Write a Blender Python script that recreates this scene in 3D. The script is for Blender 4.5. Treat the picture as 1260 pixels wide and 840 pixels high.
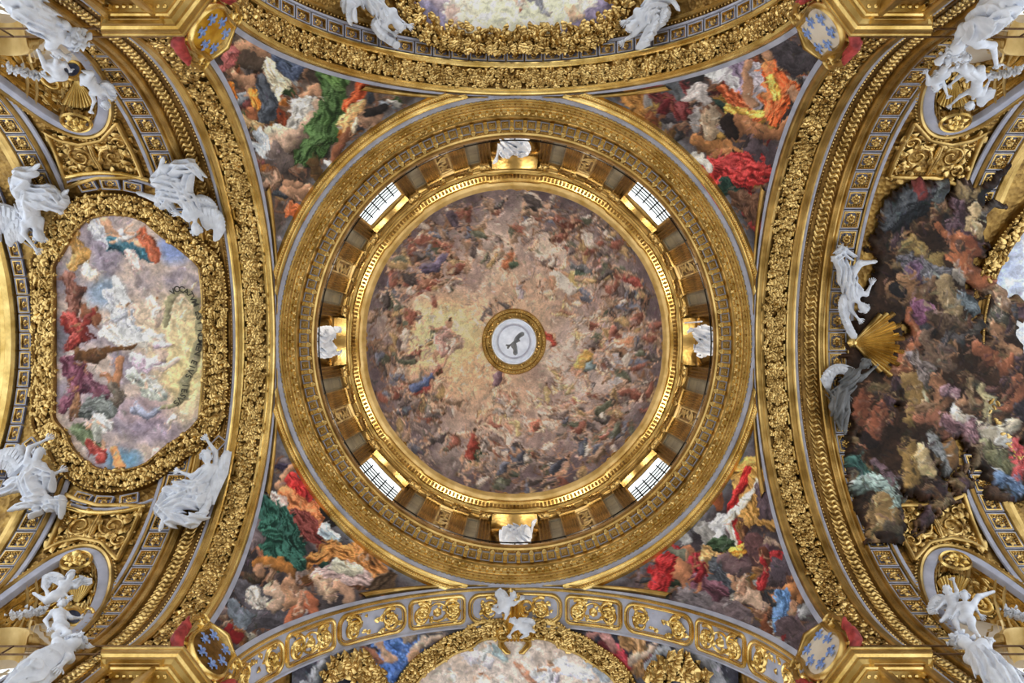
import bpy, math, random
import numpy as np
from mathutils import Matrix, Vector

for o in list(bpy.data.objects):
    bpy.data.objects.remove(o)
S = bpy.context.scene
COL = S.collection
PI = math.pi
RNG = np.random.default_rng(7)
random.seed(7)

# ------------------------------------------------------------------ camera
F = 1025.0            # focal length in pixels of the 1260 x 840 frame
CX = -0.116           # the photographer stands a hand to the side of the dome's axis
cam_d = bpy.data.cameras.new('camera')
cam = bpy.data.objects.new('camera', cam_d)
COL.objects.link(cam)
cam.location = (CX, 0, 0)
cam.rotation_euler = (PI, 0, 0)           # looks straight up
cam_d.sensor_width = 36
cam_d.lens = F / 1260 * 36
cam_d.clip_end = 300
S.camera = cam

# ------------------------------------------------------------------ world
w = bpy.data.worlds.new('daylight')
S.world = w
w.use_nodes = True
w.node_tree.nodes['Background'].inputs[0].default_value = (0.88, 0.935, 1.0, 1)
w.node_tree.nodes['Background'].inputs[1].default_value = 1.85

S.view_settings.view_transform = 'Standard'
S.view_settings.look = 'None'
S.view_settings.gamma = 1.0
S.view_settings.use_curve_mapping = False
S.view_settings.exposure = 0.0
LAMP_DRUM = 170.0     # power of each lamp added on the drum ledge to light the dome

# ------------------------------------------------------------------ helpers
def lin(c):
    c = np.asarray(c, float)
    return np.where(c <= 0.04045, c / 12.92, ((c + 0.055) / 1.055) ** 2.4)

def rgb(r, g, b):
    return tuple(lin(np.array([r, g, b]) / 255.0))

def new_mat(name):
    m = bpy.data.materials.new(name)
    m.use_nodes = True
    return m, m.node_tree.nodes, m.node_tree.links, m.node_tree.nodes['Principled BSDF']

def mix_mat(name, c1, c2, scale=3.0, metal=0.0, rough=0.5, bump=0.0, bscale=20.0, detail=5.0, lo=0.35, hi=0.65, vor=False):
    m, n, l, p = new_mat(name)
    tc = n.new('ShaderNodeTexCoord')
    t = n.new('ShaderNodeTexNoise')
    t.inputs['Scale'].default_value = scale
    t.inputs['Detail'].default_value = detail
    l.new(tc.outputs['Object'], t.inputs['Vector'])
    r = n.new('ShaderNodeValToRGB')
    r.color_ramp.elements[0].position = lo
    r.color_ramp.elements[1].position = hi
    r.color_ramp.elements[0].color = (*c1, 1)
    r.color_ramp.elements[1].color = (*c2, 1)
    l.new(t.outputs['Fac'], r.inputs['Fac'])
    l.new(r.outputs['Color'], p.inputs['Base Color'])
    p.inputs['Metallic'].default_value = metal
    p.inputs['Roughness'].default_value = rough
    if bump:
        if vor:
            b0 = n.new('ShaderNodeTexVoronoi')
            b0.inputs['Scale'].default_value = bscale
            out = b0.outputs['Distance']
        else:
            b0 = n.new('ShaderNodeTexNoise')
            b0.inputs['Scale'].default_value = bscale
            b0.inputs['Detail'].default_value = 4
            out = b0.outputs['Fac']
        l.new(tc.outputs['Object'], b0.inputs['Vector'])
        b = n.new('ShaderNodeBump')
        b.inputs['Strength'].default_value = bump
        b.inputs['Distance'].default_value = 0.05
        l.new(out, b.inputs['Height'])
        l.new(b.outputs['Normal'], p.inputs['Normal'])
    return m

MAT = {}
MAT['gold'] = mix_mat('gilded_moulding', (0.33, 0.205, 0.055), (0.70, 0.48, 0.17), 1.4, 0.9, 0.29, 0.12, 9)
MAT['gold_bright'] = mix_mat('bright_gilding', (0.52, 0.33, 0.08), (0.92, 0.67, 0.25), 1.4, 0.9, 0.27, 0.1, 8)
MAT['gold_deep'] = mix_mat('aged_shaded_gilding', (0.15, 0.08, 0.02), (0.33, 0.19, 0.05), 3.0, 0.8, 0.36, 0.35, 14)  # antique brown gold, darkened again to put recess shade into the colour
MAT['gold_leaf'] = mix_mat('gilded_foliage', (0.30, 0.18, 0.05), (0.80, 0.56, 0.21), 2.5, 0.95, 0.27, 0.1, 20)
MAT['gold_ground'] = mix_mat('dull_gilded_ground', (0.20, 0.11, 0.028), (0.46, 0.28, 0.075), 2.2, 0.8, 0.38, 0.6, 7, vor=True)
MAT['gold_pale'] = mix_mat('pale_gilded_stone', (0.52, 0.34, 0.10), (0.82, 0.62, 0.28), 1.3, 0.45, 0.42, 0.15, 6)
MAT['lavender'] = mix_mat('grey_blue_stucco', (0.34, 0.35, 0.43), (0.48, 0.49, 0.58), 2.0, 0, 0.7, 0.1, 12)
MAT['blue'] = mix_mat('blue_ground', (0.16, 0.18, 0.30), (0.30, 0.33, 0.50), 5.0, 0, 0.7)
MAT['white'] = mix_mat('white_stucco', (0.64, 0.68, 0.76), (0.82, 0.86, 0.94), 3.0, 0, 0.62, 0.15, 25)
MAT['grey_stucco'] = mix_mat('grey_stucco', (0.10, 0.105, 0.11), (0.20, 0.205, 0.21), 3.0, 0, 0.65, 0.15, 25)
MAT['marble'] = mix_mat('grey_green_marble', (0.10, 0.095, 0.07), (0.30, 0.27, 0.19), 1.8, 0, 0.35, lo=0.3, hi=0.7)
MAT['pale_wall'] = mix_mat('cream_plaster', (0.62, 0.52, 0.40), (0.80, 0.72, 0.60), 1.0, 0, 0.7)
MAT['stone'] = mix_mat('warm_stone', (0.36, 0.29, 0.20), (0.55, 0.47, 0.36), 0.8, 0, 0.6, 0.1, 5)
MAT['iron'] = mix_mat('dark_iron', (0.008, 0.007, 0.006), (0.016, 0.013, 0.01), 8, 0.0, 0.9)
MAT['iron'].node_tree.nodes['Principled BSDF'].inputs['Specular IOR Level'].default_value = 0.1
MAT['bronze'] = mix_mat('brown_rail', (0.10, 0.05, 0.02), (0.18, 0.10, 0.04), 8, 0.6, 0.4)
MAT['fleur'] = mix_mat('blue_enamel', rgb(96, 126, 190), rgb(150, 175, 225), 9, 0, 0.4)
MAT['shield'] = mix_mat('yellow_shield', rgb(196, 140, 30), rgb(235, 185, 60), 3, 0.4, 0.4)
MAT['red'] = mix_mat('red_drape', rgb(120, 30, 28), rgb(190, 70, 66), 4, 0, 0.6)
MAT['jewel'] = mix_mat('blue_stone', (0.03, 0.045, 0.10), (0.10, 0.13, 0.22), 6, 0, 0.3)

def paint_mat(name):
    m, n, l, p = new_mat(name)
    a = n.new('ShaderNodeAttribute')
    a.attribute_name = 'paint'
    tc = n.new('ShaderNodeTexCoord')
    t = n.new('ShaderNodeTexNoise')
    t.inputs['Scale'].default_value = 6.0
    t.inputs['Detail'].default_value = 6.0
    t.inputs['Distortion'].default_value = 1.5
    l.new(tc.outputs['Object'], t.inputs['Vector'])
    mr = n.new('ShaderNodeMapRange')
    mr.inputs['From Min'].default_value = 0.3
    mr.inputs['From Max'].default_value = 0.7
    mr.inputs['To Min'].default_value = 0.78
    mr.inputs['To Max'].default_value = 1.22
    l.new(t.outputs['Fac'], mr.inputs['Value'])
    mx = n.new('ShaderNodeVectorMath')
    mx.operation = 'SCALE'
    l.new(a.outputs['Color'], mx.inputs[0])
    l.new(mr.outputs['Result'], mx.inputs['Scale'])
    l.new(mx.outputs['Vector'], p.inputs['Base Color'])
    p.inputs['Roughness'].default_value = 0.7
    p.inputs['Specular IOR Level'].default_value = 0.25
    return m
MAT['paint'] = paint_mat('fresco_paint')

def glass_mat():
    m, n, l, p = new_mat('window_glass')
    out = n['Material Output']
    n.remove(p)
    tr = n.new('ShaderNodeBsdfTransparent')
    tr.inputs[0].default_value = (0.92, 0.94, 0.88, 1)
    gl = n.new('ShaderNodeBsdfGlossy')
    gl.inputs['Roughness'].default_value = 0.1
    mx = n.new('ShaderNodeMixShader')
    mx.inputs[0].default_value = 0.06
    l.new(tr.outputs[0], mx.inputs[1])
    l.new(gl.outputs[0], mx.inputs[2])
    l.new(mx.outputs[0], out.inputs['Surface'])
    return m
MAT['glass'] = glass_mat()

def floor_mat():
    m, n, l, p = new_mat('marble_floor')
    tc = n.new('ShaderNodeTexCoord')
    t = n.new('ShaderNodeTexChecker')
    t.inputs['Scale'].default_value = 1.0
    t.inputs['Color1'].default_value = (0.42, 0.38, 0.33, 1)
    t.inputs['Color2'].default_value = (0.32, 0.29, 0.25, 1)
    l.new(tc.outputs['Object'], t.inputs['Vector'])
    l.new(t.outputs['Color'], p.inputs['Base Color'])
    p.inputs['Roughness'].default_value = 0.3
    return m
MAT['floor'] = floor_mat()

class G:
    """collects geometry of one mesh"""
    def __init__(s):
        s.v = []; s.f = []; s.m = []; s.n = 0
    def add(s, V, Fc, mat=0):
        V = np.asarray(V, float).reshape(-1, 3)
        Fc = np.asarray(Fc, int)
        if len(Fc) == 0:
            return
        s.v.append(V); s.f.append(Fc + s.n); s.m.append(np.full(len(Fc), mat)); s.n += len(V)
    def grid(s, P, mat=0, closed_i=False, closed_j=False):
        ni, nj = P.shape[:2]
        i = np.arange(ni if closed_i else ni - 1)
        j = np.arange(nj if closed_j else nj - 1)
        I, J = np.meshgrid(i, j, indexing='ij')
        I2 = (I + 1) % ni; J2 = (J + 1) % nj
        q = np.stack([I * nj + J, I2 * nj + J, I2 * nj + J2, I * nj + J2], -1).reshape(-1, 4)
        s.add(P.reshape(-1, 3), q, mat)
    def box(s, c, h, mat=0, M=None):
        x = np.array([[i, j, k] for i in (-1, 1) for j in (-1, 1) for k in (-1, 1)], float) * np.array(h) + np.array(c)
        if M is not None:
            x = x @ np.array(M.to_3x3()).T + np.array(M.translation)
        s.add(x, [[0, 1, 3, 2], [4, 6, 7, 5], [0, 4, 5, 1], [2, 3, 7, 6], [0, 2, 6, 4], [1, 5, 7, 3]], mat)
    def build(s, name, mats, parent=None, smooth=40, kind=None, label=None, cat=None, group=None, loc=None):
        me = bpy.data.meshes.new(name)
        V = np.concatenate(s.v)
        if loc is not None:
            V = V - np.array(loc)
        nf = sum(len(f) for f in s.f)
        tot = np.concatenate([np.full(len(f), f.shape[1]) for f in s.f])
        idx = np.concatenate([f.reshape(-1) for f in s.f])
        me.vertices.add(len(V)); me.vertices.foreach_set('co', V.astype(np.float32).ravel())
        me.loops.add(len(idx)); me.loops.foreach_set('vertex_index', idx.astype(np.int32))
        me.polygons.add(nf)
        st = np.concatenate([[0], np.cumsum(tot)[:-1]])
        me.polygons.foreach_set('loop_start', st.astype(np.int32))
        me.polygons.foreach_set('loop_total', tot.astype(np.int32))
        for m in (mats if isinstance(mats, (list, tuple)) else [mats]):
            me.materials.append(MAT[m])
        me.polygons.foreach_set('material_index', np.concatenate(s.m).astype(np.int32))
        me.update(calc_edges=True)
        me.validate()
        if smooth:
            me.polygons.foreach_set('use_smooth', np.ones(len(me.polygons), bool))
            if smooth < 180:
                me.set_sharp_from_angle(angle=math.radians(smooth))
        o = bpy.data.objects.new(name, me)
        COL.objects.link(o)
        if loc is not None:
            o.location = loc
        if parent is not None:
            o.parent = parent
            base = Vector((0, 0, 0)); q_ = parent
            while q_ is not None:
                base = base + q_.location; q_ = q_.parent
            o.location = (Vector(loc) if loc is not None else Vector((0, 0, 0))) - base
        tag(o, label, cat, group, kind)
        return o

def tag(o, label=None, cat=None, group=None, kind=None):
    if label: o['label'] = label
    if cat: o['category'] = cat
    if group: o['group'] = group
    if kind: o['kind'] = kind
    return o

def empty(name, loc, label=None, cat=None, group=None, kind=None):
    o = bpy.data.objects.new(name, None)
    o.empty_display_size = 0.3
    COL.objects.link(o)
    o.location = loc
    return tag(o, label, cat, group, kind)

def inst(mesh, name, M, parent):
    o = bpy.data.objects.new(name, mesh)
    COL.objects.link(o)
    o.parent = parent
    o.matrix_basis = Matrix.Translation(-parent.location) @ M if parent is not None else M
    return o

# ------------------------------------------------------------------ the vault arms: (u along the arm, v arc length from the crown, w towards the viewer)
R, ZC = 7.9, 21.85
UX, UY = 8.56, 8.78
class Arm:
    def __init__(s, axis, sg):
        s.axis = axis; s.sg = sg
    def __call__(s, u, v, w):
        u, v, w = np.broadcast_arrays(np.asarray(u, float), np.asarray(v, float), np.asarray(w, float))
        ph = np.clip(v / R, -PI / 2, PI / 2); r = R - w          # below the springing the vault runs straight down
        a = s.sg * u; l = r * np.sin(ph); h = ZC + r * np.cos(ph) - np.maximum(np.abs(v) - R * PI / 2, 0)
        return np.stack([a, l, h], -1) if s.axis == 'x' else np.stack([l, a, h], -1)
    def un(s, px, py, w=0.0):
        px = np.asarray(px, float); py = np.asarray(py, float)
        a = (px - 630) / F; b = (py - 420) / F
        r = R - w
        c0, k = (0.0, b) if s.axis == 'x' else (CX, a)
        A = k * k + 1; B = 2 * (c0 * k - ZC); C = c0 * c0 + ZC * ZC - r * r
        D = np.maximum(B * B - 4 * A * C, 0)
        z = (-B + np.sqrt(D)) / (2 * A)
        l = c0 + k * z
        ph = np.arctan2(l, z - ZC)
        u = s.sg * ((CX + a * z) if s.axis == 'x' else b * z)
        return u, ph * R
    def mat(s, u, v, w=0.0, rot=0.0):
        o = s(u, v, w); n = s(u, v, w + 0.1) - o; n /= np.linalg.norm(n)
        ev = s(u, v + 0.01, w) - o; ev /= np.linalg.norm(ev)
        eu = np.cross(ev, n)
        M = Matrix(((eu[0], ev[0], n[0], o[0]), (eu[1], ev[1], n[1], o[1]), (eu[2], ev[2], n[2], o[2]), (0, 0, 0, 1)))
        return M @ Matrix.Rotation(rot, 4, 'Z')
AL, AR, AT, AB = Arm('x', -1), Arm('x', 1), Arm('y', -1), Arm('y', 1)
ARMS = {'left': AL, 'right': AR, 'top': AT, 'bottom': AB}

def proj(P):
    P = np.asarray(P)
    return 630 + F * (P[..., 0] - CX) / P[..., 2], 420 + F * P[..., 1] / P[..., 2]

def band(g, mp, prof, v0, v1, n, mat=0):
    """strip with a profile [(u, w)] running along v"""
    p = np.array(prof, float)
    v = np.linspace(v0, v1, n)
    g.grid(mp(p[None, :, 0], v[:, None], p[None, :, 1]), mat)

def dense(path, step, closed=False):
    p = np.asarray(path, float)
    if closed: p = np.vstack([p, p[:1]])
    d = np.r_[0, np.cumsum(np.linalg.norm(np.diff(p, axis=0), axis=1))]
    n = max(int(d[-1] / step), 3)
    t = np.linspace(0, d[-1], n + 1)
    if closed: t = t[:-1]
    return np.stack([np.interp(t, d, p[:, k]) for k in range(p.shape[1])], -1)

def chaikin(p, it=2, closed=True):
    p = np.asarray(p, float)
    for _ in range(it):
        q = np.roll(p, -1, 0) if closed else p[1:]
        b = p if closed else p[:-1]
        r = np.empty((2 * len(b), p.shape[1]))
        r[0::2] = .75 * b + .25 * q; r[1::2] = .25 * b + .75 * q
        p = r if closed else np.vstack([p[:1], r, p[-1:]])
    return p

def normals2(p, closed):
    if closed:
        t1 = p - np.roll(p, 1, 0); t2 = np.roll(p, -1, 0) - p
    else:
        d = np.diff(p, axis=0); t1 = np.vstack([d[:1], d]); t2 = np.vstack([d, d[-1:]])
    n1 = np.stack([t1[:, 1], -t1[:, 0]], -1); n1 /= np.linalg.norm(n1, axis=1, keepdims=True) + 1e-9
    n2 = np.stack([t2[:, 1], -t2[:, 0]], -1); n2 /= np.linalg.norm(n2, axis=1, keepdims=True) + 1e-9
    n = n1 + n2
    L = np.sum(n * n1, 1, keepdims=True)
    return n / np.clip(L, 0.55, None)

def sweep(g, mp, path, prof, closed=False, mat=0):
    """profile [(side offset, height)] along a flat path, then mapped"""
    p = np.asarray(path, float)
    n = normals2(p, closed)
    pr = np.array(prof, float)
    P = p[:, None, :] + n[:, None, :] * pr[None, :, 0, None]
    W = np.broadcast_to(pr[None, :, 1], P.shape[:2])
    g.grid(mp(P[..., 0], P[..., 1], W), mat, closed_i=closed)

def tube(g, mp, path, rad, mat=0, h=1.0, w0=0.0, n=5, closed=False):
    """half-round relief along a flat path"""
    p = np.asarray(path, float)
    rad = np.broadcast_to(np.asarray(rad, float), (len(p),))
    nn = normals2(p, closed)
    a = np.linspace(0, PI, n)
    P = p[:, None, :] + nn[:, None, :] * (np.cos(a)[None, :, None] * rad[:, None, None])
    W = w0 + h * rad[:, None] * np.sin(a)[None, :]
    g.grid(mp(P[..., 0], P[..., 1], W), mat, closed_i=closed)

def tube3(g, path, rad, mat=0, n=6, closed=False, caps=True):
    """round tube along a 3-D path"""
    p = np.asarray(path, float)
    rad = np.broadcast_to(np.asarray(rad, float), (len(p),))
    t = np.gradient(p, axis=0) if not closed else np.roll(p, -1, 0) - np.roll(p, 1, 0)
    t /= np.linalg.norm(t, axis=1, keepdims=True) + 1e-9
    up = np.array([0.13, 0.31, 0.94])
    b = np.cross(t, up); b /= np.linalg.norm(b, axis=1, keepdims=True) + 1e-9
    c = np.cross(b, t)
    a = np.linspace(0, 2 * PI, n, endpoint=False)
    P = p[:, None] + rad[:, None, None] * (np.cos(a)[None, :, None] * b[:, None] + np.sin(a)[None, :, None] * c[:, None])
    g.grid(P, mat, closed_i=closed, closed_j=True)
    if caps and not closed:
        k = np.arange(n)
        g.add(P[0], [k[::-1]], mat); g.add(P[-1], [k], mat)

LT = np.linspace(0, 1, 5)
def leaves(g, mp, u, v, size, ang=None, mat=0, w0=0.0, lift=0.35, width=0.38, rng=RNG):
    """curled acanthus leaves lying on a mapped surface"""
    u = np.asarray(u, float); N = len(u)
    if N == 0: return
    v = np.asarray(v, float)
    size = np.broadcast_to(np.asarray(size, float), (N,)) * rng.uniform(0.75, 1.25, N)
    ang = rng.uniform(0, 2 * PI, N) if ang is None else np.asarray(ang, float)
    q = np.array([-1, 0, 1.0])
    bend = rng.uniform(-0.6, 0.6, N)
    t = LT[None, :, None]
    al = np.broadcast_to((t * 1.0) * size[:, None, None], (N, 5, 3))
    wd = (np.sin(PI * np.clip(t, 0.03, 0.97) ** 0.8) * width + 0.03) * size[:, None, None] * q[None, None, :]
    wd = wd + bend[:, None, None] * t * t * size[:, None, None] * 0.6
    hh = (0.06 + lift * rng.uniform(0.5, 1.3, N)[:, None, None] * np.sin(PI * t ** 0.9 * 0.9)) * size[:, None, None]
    hh = hh - (np.abs(q)[None, None, :] ** 2) * 0.14 * size[:, None, None] * np.sin(PI * t)
    ca, sa = np.cos(ang)[:, None, None], np.sin(ang)[:, None, None]
    U = u[:, None, None] + al * ca - wd * sa
    V = v[:, None, None] + al * sa + wd * ca
    P = mp(U, V, w0 + hh)
    k = np.arange(N)[:, None, None] * 15
    i = np.arange(4)[None, :, None] * 3
    j = np.arange(2)[None, None, :]
    b = k + i + j
    q4 = np.stack([b, b + 3, b + 4, b + 1], -1).reshape(-1, 4)
    g.add(P.reshape(-1, 3), q4, mat)

def beads(g, mp, u, v, r, mat=0, w0=0.0, el=1.0):
    """small raised domes"""
    u = np.asarray(u, float); v = np.broadcast_to(np.asarray(v, float), u.shape); N = len(u)
    a = np.linspace(0, 2 * PI, 6, endpoint=False)
    U = np.stack([u + r * np.cos(x) for x in a] + [u + .5 * r * np.cos(x) for x in a] + [u], 1)
    V = np.stack([v + el * r * np.sin(x) for x in a] + [v + .5 * el * r * np.sin(x) for x in a] + [v], 1)
    W = np.zeros((N, 13)); W[:, 6:12] = r * 0.8; W[:, 12] = r * 1.0
    P = mp(U, V, W + w0)
    f4 = [[i, (i + 1) % 6, 6 + (i + 1) % 6, 6 + i] for i in range(6)]
    f3 = [[6 + i, 6 + (i + 1) % 6, 12] for i in range(6)]
    k = np.arange(N)[:, None, None] * 13
    base = g.n
    g.add(P.reshape(-1, 3), (np.array(f4)[None] + k).reshape(-1, 4), mat)
    g.f.append((np.array(f3)[None] + k).reshape(-1, 3) + base)
    g.m.append(np.full(N * 6, mat))

def spiral(cx, cy, r0, r1, a0, turns, n=26):
    t = np.linspace(0, 1, n)
    a = a0 + t * turns * 2 * PI
    r = r0 + (r1 - r0) * t ** 0.8
    return np.stack([cx + r * np.cos(a), cy + r * np.sin(a)], -1)

flat = lambda u, v, w: np.stack(np.broadcast_arrays(np.asarray(u, float), np.asarray(v, float), np.asarray(w, float)), -1)

# ------------------------------------------------------------------ value noise for the painter
def vnoise(x, y, seed=0):
    xi = np.floor(x).astype(np.int64); yi = np.floor(y).astype(np.int64)
    fx = x - xi; fy = y - yi
    fx = fx * fx * (3 - 2 * fx); fy = fy * fy * (3 - 2 * fy)
    def h(a, b):
        n = (a * 374761393 + b * 668265263 + seed * 1442695041) & 0x7fffffff
        n = ((n ^ (n >> 13)) * 1274126177) & 0x7fffffff
        return ((n ^ (n >> 16)) & 0xffff) / 65535.0
    return (h(xi, yi) * (1 - fx) + h(xi + 1, yi) * fx) * (1 - fy) + (h(xi, yi + 1) * (1 - fx) + h(xi + 1, yi + 1) * fx) * fy

def fbm(x, y, seed=0, o=4):
    s = 0; a = 0.5; tot = 0
    for k in range(o):
        s = s + a * vnoise(x * 2 ** k, y * 2 ** k, seed + k * 17); tot += a; a *= 0.5
    return s / tot

class Paint:
    """paints colour on the vertices of a surface; positions are plan positions over the dome's centre"""
    def __init__(s, P, base, seed=0):
        s.X, s.Y = proj(P)
        s.c = np.zeros((len(s.X), 3)) + np.array(base) / 255.0
        s.cov = np.zeros(len(s.X))
        s.wx = s.X + 13 * (fbm(s.X / 13, s.Y / 13, seed + 1) - .5)
        s.wy = s.Y + 13 * (fbm(s.X / 13, s.Y / 13, seed + 2) - .5)
        s.seed = seed; s.sat = .82
        s.rg = np.random.default_rng(seed + 5)
    def put(s, a, col, idx=None):
        a = np.clip(a, 0, 1)
        if idx is None:
            s.c = s.c * (1 - a[:, None]) + np.asarray(col) * a[:, None]
            s.cov = np.maximum(s.cov, a)
        else:
            s.c[idx] = s.c[idx] * (1 - a[:, None]) + np.asarray(col) * a[:, None]
            s.cov[idx] = np.maximum(s.cov[idx], a)
    def glow(s, x, y, rx, ry, col, a=1.0, p=1.0):
        qx = s.X + .45 * (s.wx - s.X); qy = s.Y + .45 * (s.wy - s.Y)
        d = ((qx - x) / rx) ** 2 + ((qy - y) / ry) ** 2
        s.put(a * np.clip(1.25 - d ** p, 0, 1), np.array(col) / 255.0)
    def clouds(s, c1, c2, scale=40, lo=.35, hi=.65, a=.8, seed=3):
        t = fbm(s.wx / scale, s.wy / scale, s.seed + seed, 5)
        t = np.clip((t - lo) / (hi - lo), 0, 1)
        col = np.array(c1) / 255 * (1 - t[:, None]) + np.array(c2) / 255 * t[:, None]
        s.c = s.c * (1 - a) + col * a
    def stroke(s, pts, rad, col, shade=.35, fold=0.0, a=1.0, soft=1.2):
        pts = np.asarray(pts, float).reshape(-1, 2)
        if len(pts) == 1: pts = np.vstack([pts, pts + 0.01])
        rad = np.interp(np.linspace(0, 1, len(pts)), np.linspace(0, 1, np.size(rad)), np.atleast_1d(rad))
        m = rad.max() + 6
        idx = np.nonzero((s.X > pts[:, 0].min() - m) & (s.X < pts[:, 0].max() + m) & (s.Y > pts[:, 1].min() - m) & (s.Y < pts[:, 1].max() + m))[0]
        if len(idx) == 0: return
        big = rad.max() > 7
        x = s.wx[idx]; y = s.wy[idx]
        best = np.full(len(idx), 1e9); dx = np.zeros(len(idx)); dy = np.zeros(len(idx)); al = np.zeros(len(idx)); rr = np.ones(len(idx)); sl = np.zeros(len(idx)); acc = 0
        for i in range(len(pts) - 1):
            A = pts[i]; B = pts[i + 1]; d = B - A; L = max(np.hypot(*d), 1e-6)
            t = np.clip(((x - A[0]) * d[0] + (y - A[1]) * d[1]) / L ** 2, 0, 1)
            r = rad[i] + (rad[i + 1] - rad[i]) * t
            ex = x - A[0] - d[0] * t; ey = y - A[1] - d[1] * t
            q = np.hypot(ex, ey) / r
            k = q < best
            best[k] = q[k]; dx[k] = (ex / r)[k]; dy[k] = (ey / r)[k]; al[k] = acc + (t * L)[k]; rr[k] = r[k]; sl[k] = ((x - A[0]) * d[1] / L - (y - A[1]) * d[0] / L)[k]
            acc += L
        sd = s.rg.integers(0, 999)
        if big:
            best = best * (1 + .95 * (fbm(x / 7, y / 7, sd, 3) - .5))
        al_ = np.clip((1 - best) * rr / soft, 0, 1) * a
        n = -(dx * .55 + dy * .75)
        lum = 1 + shade * n - .25 * shade * best ** 2
        if fold:
            n1 = fbm(al / 15 + .6 * sl / rr, sl / 3.4 + 1.2 * fbm(x / 9, y / 9, sd, 2), sd, 3)
            rd = np.clip(1 - np.abs(2 * n1 - 1) * 1.9, -1, 1)
            lum = lum + fold * 1.7 * (rd - .15)
        c = np.array(col) / 255.0
        c = c.mean() + (c - c.mean()) * s.sat
        cc = np.clip(c[None] * lum[:, None], 0, 1)
        hi = np.clip(lum - 1.15, 0, .4)[:, None]
        cc = cc + hi * (1 - cc) * .5
        s.put(al_, cc, idx)
    def figure(s, x, y, k, ang, robe, skin=(190, 140, 110), hair=(80, 55, 40), robe2=None, wing=None):
        """a small generic draped figure"""
        g = s.rg
        ca, sa = math.cos(ang), math.sin(ang)
        T = lambda a, b: (x + k * (a * ca - b * sa), y + k * (a * sa + b * ca))
        j = lambda q=.12: g.uniform(-q, q)
        if wing is not None:
            s.stroke([T(-.1, -.3), T(-.6 + j(), -.7), T(-1.1, -.5 + j())], [k * .12, k * .22, k * .08], wing, .3, .15)
        if robe2 is not None:
            s.stroke([T(.2, -.2), T(.5 + j(), .3), T(.2 + j(), 1.0)], [k * .2, k * .35, k * .15], robe2, .4, .2)
        s.stroke([T(-.1 + j(), .4), T(.25 + j(), 1.1), T(.1 + j(.3), 1.6)], [k * .16, k * .13, k * .08], skin, .35)
        s.stroke([T(.1 + j(), .5), T(-.35 + j(), 1.0), T(-.3 + j(.3), 1.5)], [k * .16, k * .12, k * .07], skin, .35)
        s.stroke([T(0, -.35), T(j(), .15), T(.05 + j(), .75)], [k * .28, k * .38, k * .33], robe, .4, .2)
        s.stroke([T(-.25, -.35), T(-.6 + j(), -.1 + j()), T(-.75 + j(.3), -.55 + j(.3))], [k * .12, k * .1, k * .07], skin, .35)
        s.stroke([T(.25, -.35), T(.55 + j(), 0 + j()), T(.85 + j(.3), .1 + j(.3))], [k * .12, k * .1, k * .07], skin, .35)
        s.stroke([T(0, -.68)], [k * .2], skin, .3)
        s.stroke([T(j(.05), -.8)], [k * .15], hair, .3)
    def crowd(s, pts, k, robes, skins, hairs=((70, 50, 40), (110, 80, 55), (140, 125, 110))):
        g = s.rg
        for (x, y) in pts:
            s.figure(x, y, k * g.uniform(.75, 1.25), g.uniform(-2.2, 2.2), robes[g.integers(len(robes))], skins[g.integers(len(skins))], hairs[g.integers(len(hairs))], robes[g.integers(len(robes))] if g.random() < .5 else None)
    def brush(s, n, box, r=(.8, 2.0), ln=(4, 13), amp=.42):
        """short strokes that break up the larger patches like brushwork"""
        g = s.rg
        xs = g.uniform(box[0], box[2], n); ys = g.uniform(box[1], box[3], n)
        an = 2 * PI * fbm(xs / 26, ys / 26, s.seed + 50, 2) * 2
        for x, y, a in zip(xs, ys, an):
            j = np.nonzero((np.abs(s.X - x) < 2.5) & (np.abs(s.Y - y) < 2.5))[0]
            if len(j) == 0: continue
            c = s.c[j[0]] * 255 * (1 + g.uniform(-amp, amp)) + g.uniform(-10, 14, 3)
            L = g.uniform(*ln); b = a + g.uniform(-.7, .7)
            s.stroke([(x, y), (x + L * .5 * math.cos(a), y + L * .5 * math.sin(a)), (x + L * .5 * (math.cos(a) + math.cos(b)), y + L * .5 * (math.sin(a) + math.sin(b)))], [r[0], g.uniform(*r), r[0] * .6], c, .25, 0, .75, .9)
    def store(s, o, grain=.30, tone=1.0, gam=1.0):
        me = o.data
        s.c = np.clip(s.c * tone, 0, 1) ** gam
        t = fbm(s.wx / 6.5, s.wy / 6.5, s.seed + 31, 3)
        s.c = s.c * (1 + grain * 2 * (t - .5))[:, None]
        at = me.color_attributes.new('paint', 'FLOAT_COLOR', 'POINT')
        c = np.ones((len(s.c), 4), np.float32)
        c[:, :3] = lin(np.clip(s.c, 0, 1))
        at.data.foreach_set('color', c.ravel())

def inside(poly, x, y):
    p = np.asarray(poly); n = len(p); r = np.zeros(np.shape(x), bool)
    j = n - 1
    for i in range(n):
        xi, yi = p[i]; xj, yj = p[j]
        if yi != yj:
            r ^= ((yi > y) != (yj > y)) & (x < (xj - xi) * (y - yi) / (yj - yi) + xi)
        j = i
    return r

def painted_grid(mp, us, vs, keep=None, w=0.0):
    """grid mesh on a mapped surface; returns (G, points), unused vertices dropped"""
    U, V = np.meshgrid(us, vs, indexing='ij')
    P = mp(U, V, w if np.ndim(w) == 0 else w)
    ni, nj = U.shape
    I, J = np.meshgrid(np.arange(ni - 1), np.arange(nj - 1), indexing='ij')
    q = np.stack([I * nj + J, (I + 1) * nj + J, (I + 1) * nj + J + 1, I * nj + J + 1], -1).reshape(-1, 4)
    if keep is not None:
        k = keep(U.ravel(), V.ravel())
        q = q[k[q].any(1)]
    used = np.unique(q)
    rem = np.full(ni * nj, -1); rem[used] = np.arange(len(used))
    P = P.reshape(-1, 3)[used]
    g = G(); g.add(P, rem[q])
    return g, P
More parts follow.
